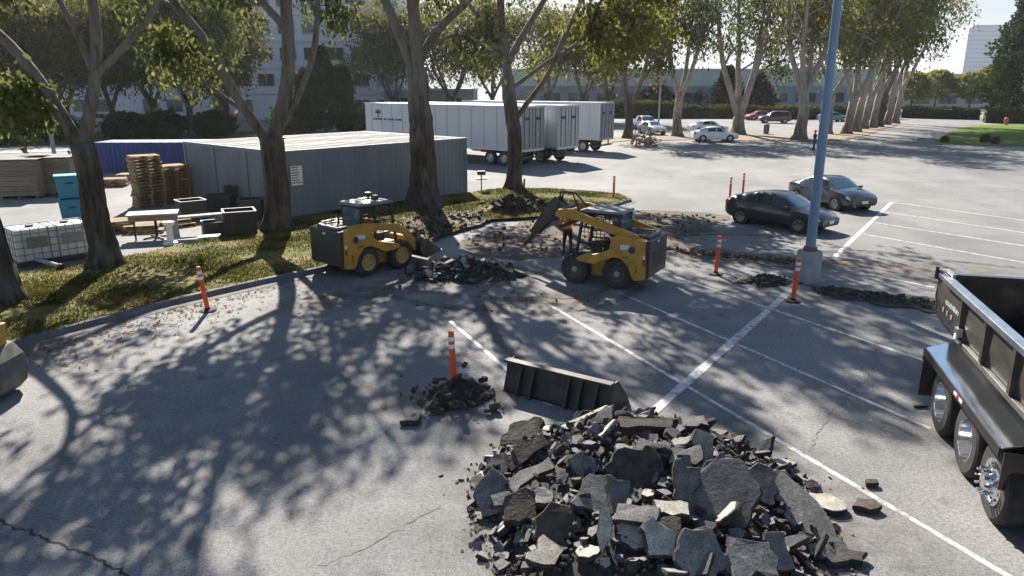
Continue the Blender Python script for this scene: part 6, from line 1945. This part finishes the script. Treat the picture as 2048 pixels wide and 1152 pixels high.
# the slabs one can single out
SP = [
    ('broad flat grey slab, the largest face on the camera side of the heap', (1440, 1005), [(-.44, -.38), (-.10, -.56), (.26, -.40), (.46, .02), (.30, .40), (.02, .54), (-.30, .26), (-.50, .0)], .12, (R(36), R(-4), R(-12)), M1, .16),
    ('long grey slab sliding down the right flank of the heap', (1605, 1045), [(-.24, .62), (.10, .66), (.34, .20), (.42, -.50), (.10, -.72), (-.22, -.52), (-.34, .05)], .11, (R(28), R(14), R(22)), M1, .13),
    ('kite shaped grey slab between the two biggest slabs', (1520, 978), [(-.22, .10), (.0, .26), (.24, .12), (.10, -.30), (-.08, -.26)], .09, (R(34), R(8), R(5)), M1, .15),
    ('dark slab with a rough black face near the middle of the heap', (1270, 958), [(-.34, -.22), (.10, -.30), (.34, -.05), (.30, .26), (-.05, .32), (-.36, .14)], .13, (R(42), R(-6), R(10)), M4, .15),
    ('bluish grey slab left of the middle of the heap', (1195, 1005), [(-.30, -.18), (.05, -.26), (.27, -.06), (.18, .24), (-.14, .26)], .10, (R(30), R(6), R(-15)), M1, .13),
    ('brownish slab leaning at the left toe of the heap', (985, 1000), [(-.20, -.26), (.20, -.30), (.28, .10), (.08, .36), (-.18, .16)], .10, (R(44), R(-14), R(8)), M1, .14),
    ('long pale slab pointing up to the right on the left flank', (1062, 968), [(-.34, -.09), (.30, -.12), (.36, .07), (-.28, .11)], .09, (R(22), R(-16), R(36)), M2, .18),
    ('second pale narrow slab below the long pale one', (1020, 998), [(-.28, -.07), (.26, -.09), (.28, .07), (-.26, .08)], .07, (R(30), R(-12), R(30)), M2, .15),
    ('small chalky white lump on the left side of the heap', (1084, 1010), [(-.10, -.10), (.10, -.11), (.14, .03), (.03, .13), (-.11, .08)], .13, (R(26), 0, R(10)), M2, .16),
    ('mottled brown lump below the white one', (1045, 1030), [(-.24, -.18), (.18, -.24), (.28, .08), (.06, .25), (-.20, .16)], .18, (R(32), R(-8), R(0)), M3, .14),
    ('tan brick shaped block near the centre of the lower slope', (1340, 1040), [(-.20, -.10), (.20, -.10), (.21, .10), (-.20, .11)], .16, (R(16), R(2), R(-4)), [TOPB, SIDEB], .16),
    ('dark cube shaped lump under the tan block', (1325, 1072), [(-.20, -.14), (.18, -.16), (.22, .12), (-.16, .15)], .20, (R(26), R(4), R(6)), M4, .10),
    ('tall tan slab face below the crest on the right', (1398, 925), [(-.10, -.34), (.12, -.30), (.18, .26), (-.06, .32)], .08, (R(62), R(10), R(12)), M2, .18),
    ('flat tan slab tucked beside the tall tan face', (1368, 925), [(-.24, -.10), (.20, -.12), (.24, .10), (-.2, .12)], .08, (R(28), R(-8), R(6)), M2, .16),
    ('grey upright slab left of the biggest slab', (1368, 978), [(-.16, -.22), (.14, -.24), (.18, .18), (-.12, .24)], .09, (R(54), R(4), R(-4)), M1, .16),
    ('pale pointed slab near the lower edge of the heap', (1312, 1100), [(-.16, -.14), (.10, -.22), (.24, .0), (.06, .26), (-.14, .18)], .12, (R(36), R(-6), R(18)), M2, .18),
    ('pale diamond shaped slab low on the left of the heap', (1092, 1118), [(-.26, -.10), (.06, -.20), (.28, .02), (.0, .22)], .10, (R(18), R(4), R(10)), M2, .14),
    ('rusty mottled slab low on the left slope', (1112, 1060), [(-.24, -.22), (.16, -.22), (.26, .12), (.02, .26), (-.22, .12)], .10, (R(36), R(-10), R(14)), [SIDEB, SIDEB], .14),
    ('slender pale sliver standing upright in the lower slope', (1202, 1085), [(-.05, -.30), (.05, -.30), (.06, .28), (-.05, .30)], .06, (R(58), R(6), R(-6)), M2, .16),
    ('brown earthy block at the top left of the heap', (1050, 885), [(-.38, -.22), (.30, -.24), (.40, .16), (.0, .32), (-.36, .14)], .26, (R(18), R(-18), R(24)), M3, .06),
    ('tan topped slab below the brown block', (1060, 915), [(-.26, -.12), (.24, -.10), (.28, .12), (-.2, .14)], .09, (R(24), R(-20), R(30)), [SIDEB, SIDE], .18),
    ('grey trapezoid slab right of centre', (1230, 1000), [(-.16, -.24), (.18, -.20), (.24, .14), (-.06, .24)], .09, (R(38), R(8), R(24)), M1, .12),
    ('grey slab lying below the dark one at the middle', (1270, 1045), [(-.28, -.10), (.22, -.14), (.28, .10), (-.2, .14)], .10, (R(20), R(-4), R(-10)), M1, .13),
    ('grey green tilted slab below the crest', (1300, 915), [(-.30, -.12), (.22, -.14), (.30, .08), (-.10, .18)], .09, (R(20), R(6), R(8)), M1, .16),
    ('flat dark cap stone on the crest of the heap', (1285, 858), [(-.40, -.14), (.36, -.16), (.44, .10), (-.30, .16)], .12, (R(6), R(2), R(4)), M4, .10),
    ('grey cap stone on the crest right of the flat one', (1385, 856), [(-.20, -.12), (.18, -.14), (.22, .12), (-.16, .14)], .12, (R(10), R(4), R(14)), M1, .10),
    ('lowest grey slab at the lower edge right of centre', (1400, 1125), [(-.28, -.26), (.22, -.28), (.26, .20), (-.02, .32), (-.26, .14)], .11, (R(40), R(-10), R(24)), M1, .14),
    ('grey slab at the lower edge below the long slab', (1500, 1130), [(-.28, -.22), (.24, -.22), (.26, .16), (-.20, .24)], .10, (R(30), R(4), R(8)), M1, .13),
    ('small upright grey slab below the kite shaped one', (1555, 1115), [(-.14, -.2), (.14, -.2), (.12, .2), (-.12, .2)], .07, (R(40), R(6), R(10)), M1, .13),
]
import re
SHORT = []
for i, (lab, (px, py), pts, t_, e, ms, dz) in enumerate(SP):
    p = hp(px, py, dz * .6)
    SHORT.append((p.x, p.y, re.split(r',| on | near | between | left | below | at | right | pointing | leaning | tucked | sliding | lying | under | low | standing | with ', lab)[0]))
    slab_obj(lab, p, 0, t_, e, ms, 700 + i, pts=pts)
# flat slabs by themselves on the asphalt
for i, (lab, (px, py), pts, t_, ms) in enumerate([
    ('pale rounded slab lying flat right of the heap', (1650, 1014), [(-.24, .06), (-.14, .20), (.06, .18), (.24, -.02), (.20, -.20), (.0, -.24), (-.18, -.12)], .09, M2),
    ('small grey brown slab lying beside the white line right of the heap', (1730, 1018), [(-.20, -.05), (-.05, .13), (.16, .10), (.19, -.06), (.0, -.15)], .08, [SIDEB, SIDE]),
    ('dark triangular slab on the asphalt left of the soil mound', (822, 847), [(-.18, -.10), (.14, -.12), (.16, .14)], .10, M1),
    ('pale slab lying at the right back edge of the heap', (1560, 935), [(-.26, .06), (.02, .12), (.24, -.02), (.0, -.10)], .07, M2),
    ('dark flat slab at the lower right toe of the heap', (1690, 1125), [(-.26, -.08), (.14, -.12), (.28, .05), (.0, .14)], .09, M4),
    ('tiny dark stone by the white line near the truck', (1742, 972), [(-.10, -.05), (.08, -.05), (.1, .05), (-.06, .06)], .07, M4),
    ('dark splinter lying in front of the rear truck wheel', (1842, 816), [(-.12, -.02), (.12, -.02), (.12, .02), (-.12, .02)], .04, M4)]):
    p = G(px, py); p.z = t_ / 2 + .01
    slab_obj(lab, p, 0, t_, (R(2), R(-2), 0), ms, 760 + i, pts=pts, group='loose slabs on the asphalt')
# long slab leaning on the black bucket
p0, p1_ = hp(1128, 868, .05), PY(1216, 818, 10.9)
d = p1_ - p0; L = d.length
o = slab_obj('long straight slab leaning over the black bucket edge', (p0 + p1_) / 2, 0, .10, (0, -math.asin(d.z / L), math.atan2(d.y, d.x)), M2, 790, pts=[(-L / 2, -.07), (L / 2, -.06), (L / 2 + .03, .06), (-L / 2, .08)])

WHERE = [('at the left toe of the heap', lambda x, y: x < HX - 1.7), ('at the right toe of the heap', lambda x, y: x > HX + 1.6), ('along the back edge of the heap', lambda x, y: y > HY_ + .75),
         ('on the crest of the heap', lambda x, y: abs(y - HY_) < .75 and abs(x - HX) < 1.7), ('on the lower slope of the heap', lambda x, y: y < HY_ - 1.6), ('on the near slope of the heap', lambda x, y: True)]
rr = random.Random(77)
for i in range(258):
    x, y, z = on_heap(rr)
    if y < 6.4: continue
    r = .075 + .20 * rr.random() ** 2.1
    t_ = rr.uniform(.035, .085) * (1 + r)
    gx = (heap_h(x + .15, y) - heap_h(x - .15, y)) / .3; gy = (heap_h(x, y + .15) - heap_h(x, y - .15)) / .3
    nrm = Vector((-gx, -gy, 1)).normalized()
    q = Vector((0, 0, 1)).rotation_difference(nrm).to_matrix() @ Euler((rr.gauss(0, .52), rr.gauss(0, .52), rr.uniform(0, 6.28))).to_matrix()
    k = rr.random(); ms, cn_ = (M1, 'grey') if k < .58 else (M4, 'blackish') if k < .72 else (M3, 'brown') if k < .80 else (M2, 'pale')
    size = 'small' if r < .14 else 'medium' if r < .22 else 'large'
    lean = 'flat' if q.col[2].z > .93 else 'tilted' if q.col[2].z > .75 else 'steep'
    where = next(w for w, f in WHERE if f(x, y))
    shape = 'thick lump' if t_ > r * .75 else 'broken slab'
    ex = (1, 1)
    if rr.random() < .38:
        ex = (1.5, .5); shape = 'narrow splinter'
    by = min(SHORT, key=lambda q_: (q_[0] - x) ** 2 + (q_[1] - y) ** 2)[2]
    slab_obj(f'{size} {lean} {cn_} {shape} {where.replace(" of the heap", "")} beside the {by}', (x, y, max(.03, z + rr.uniform(-.02, .08))), r, t_, q.to_euler(), ms, 800 + i, ex=ex)

# ---- dry leaves blown along the kerb and over the grass
lr = np.random.default_rng(91); LP = []
kp = [G(*p) for p in front_px]
for i in range(1300):
    j = int(lr.integers(0, len(kp) - 1)); p = kp[j].lerp(kp[j + 1], float(lr.random()))
    o = abs(float(lr.normal(0, .9))) if lr.random() < .72 else -abs(float(lr.normal(0, 2.2)))
    d = (kp[j + 1] - kp[j]).normalized(); q = p + Vector((d.y, -d.x, 0)) * (o + .36 if o > 0 else o - .2)
    a = float(lr.uniform(0, 6.28)); L = float(lr.uniform(.03, .085)); w = L * .3; z = .012 if o > 0 else .16
    u = Vector((math.cos(a), math.sin(a), float(lr.normal(0, .15)))); v = Vector((-u.y, u.x, float(lr.normal(0, .2))))
    c0 = Vector((q.x, q.y, z + .012))
    LP += [c0 - u * L, c0 + v * w, c0 + u * L, c0 - v * w]
LIT = leaf_mat('dry_leaves', (.10, .06, .025), (.19, .125, .055), (.28, .20, .10), .15, 3.0)
struct(put('fallen_leaves', raw_mesh('fallen_leaves', np.array([tuple(p) for p in LP]), 4, LIT)), 'stuff')

# ---- soil mound round the orange post, and the others
c = G(912, 800); mound('soil_mound', c.x, c.y, .62, .50, .34, DIRT, 41, rot=.3)
scatter('mound_clods', lambda r_: (c.x + r_.gauss(0, .33), c.y + r_.gauss(0, .30), max(0, .22 - r_.random() * .2)), 190, .03, .13, [SIDE, SIDEB], 42)
c2 = G(1530, 566); mound('soil_mound', c2.x, c2.y, .85, .42, .22, DIRT, 43)
scatter('mound_clods', lambda r_: (c2.x + r_.gauss(0, .4), c2.y + r_.gauss(0, .22), max(0, .12 - r_.random() * .1)), 130, .02, .09, [SIDE, SIDE], 44)
c3 = G(1022, 428); mound('soil_mound', c3.x, c3.y, 1.1, .8, .62, DIRT, 45, z0=.1)
scatter('mound_clods', lambda r_: (c3.x + r_.gauss(0, .55), c3.y + r_.gauss(0, .4), .1 + max(0, .5 - r_.random() * .4)), 140, .05, .22, [SIDE, SIDE], 46)
c4 = G(930, 548); 
def pile2(r_):
    q = r_.random() ** .6; a = r_.uniform(0, 6.28)
    x, y = c4.x + 1.75 * q * math.cos(a), c4.y + 1.15 * q * math.sin(a)
    return x, y, .42 * (1 - q) ** .8
mound('rubble_mound', c4.x, c4.y, 1.6, 1.0, .36, SIDE, 47)
scatter('mound_rubble', pile2, 520, .03, .12, [TOPA, SIDE], 48)
r9 = random.Random(49)
for i in range(46):
    x, y, z = pile2(r9); r = r9.uniform(.11, .24)
    k = r9.random()
    slab_obj(f"{'small' if r < .16 else 'larger'} {'pale' if k < .3 else 'grey' if k < .7 else 'dark'} slab in the low rubble pile before the left loader", (x, y, z + .05), r, r * .45,
             (r9.gauss(0, .45), r9.gauss(0, .45), r9.uniform(0, 6)), M2 if k < .3 else M1 if k < .7 else M4, 950 + i, group='broken slabs before the left loader')
# dark mat of crumbs near the bits
scatter('loose_crumbs', inpoly([(760, 575), (1100, 560), (1250, 600), (1000, 640), (800, 620)]), 90, .01, .05, [TOPA, SIDE], 50)

# ================================================================== THE AIR
HZ = bpy.data.materials.new('haze_air'); HZ.use_nodes = True
ht = HZ.node_tree
ht.nodes.remove(ht.nodes['Principled BSDF'])
pv = ht.nodes.new('ShaderNodeVolumePrincipled')
pv.inputs['Color'].default_value = (.86, .91, 1.0, 1)
pv.inputs['Density'].default_value = .00016
pv.inputs['Anisotropy'].default_value = .3
ht.links.new(pv.outputs[0], ht.nodes['Material Output'].inputs['Volume'])
mb = MB(); mb.box((0, 1410, 35.5), (3800, 3000, 73))
struct(mb.build('haze', HZ), 'stuff')
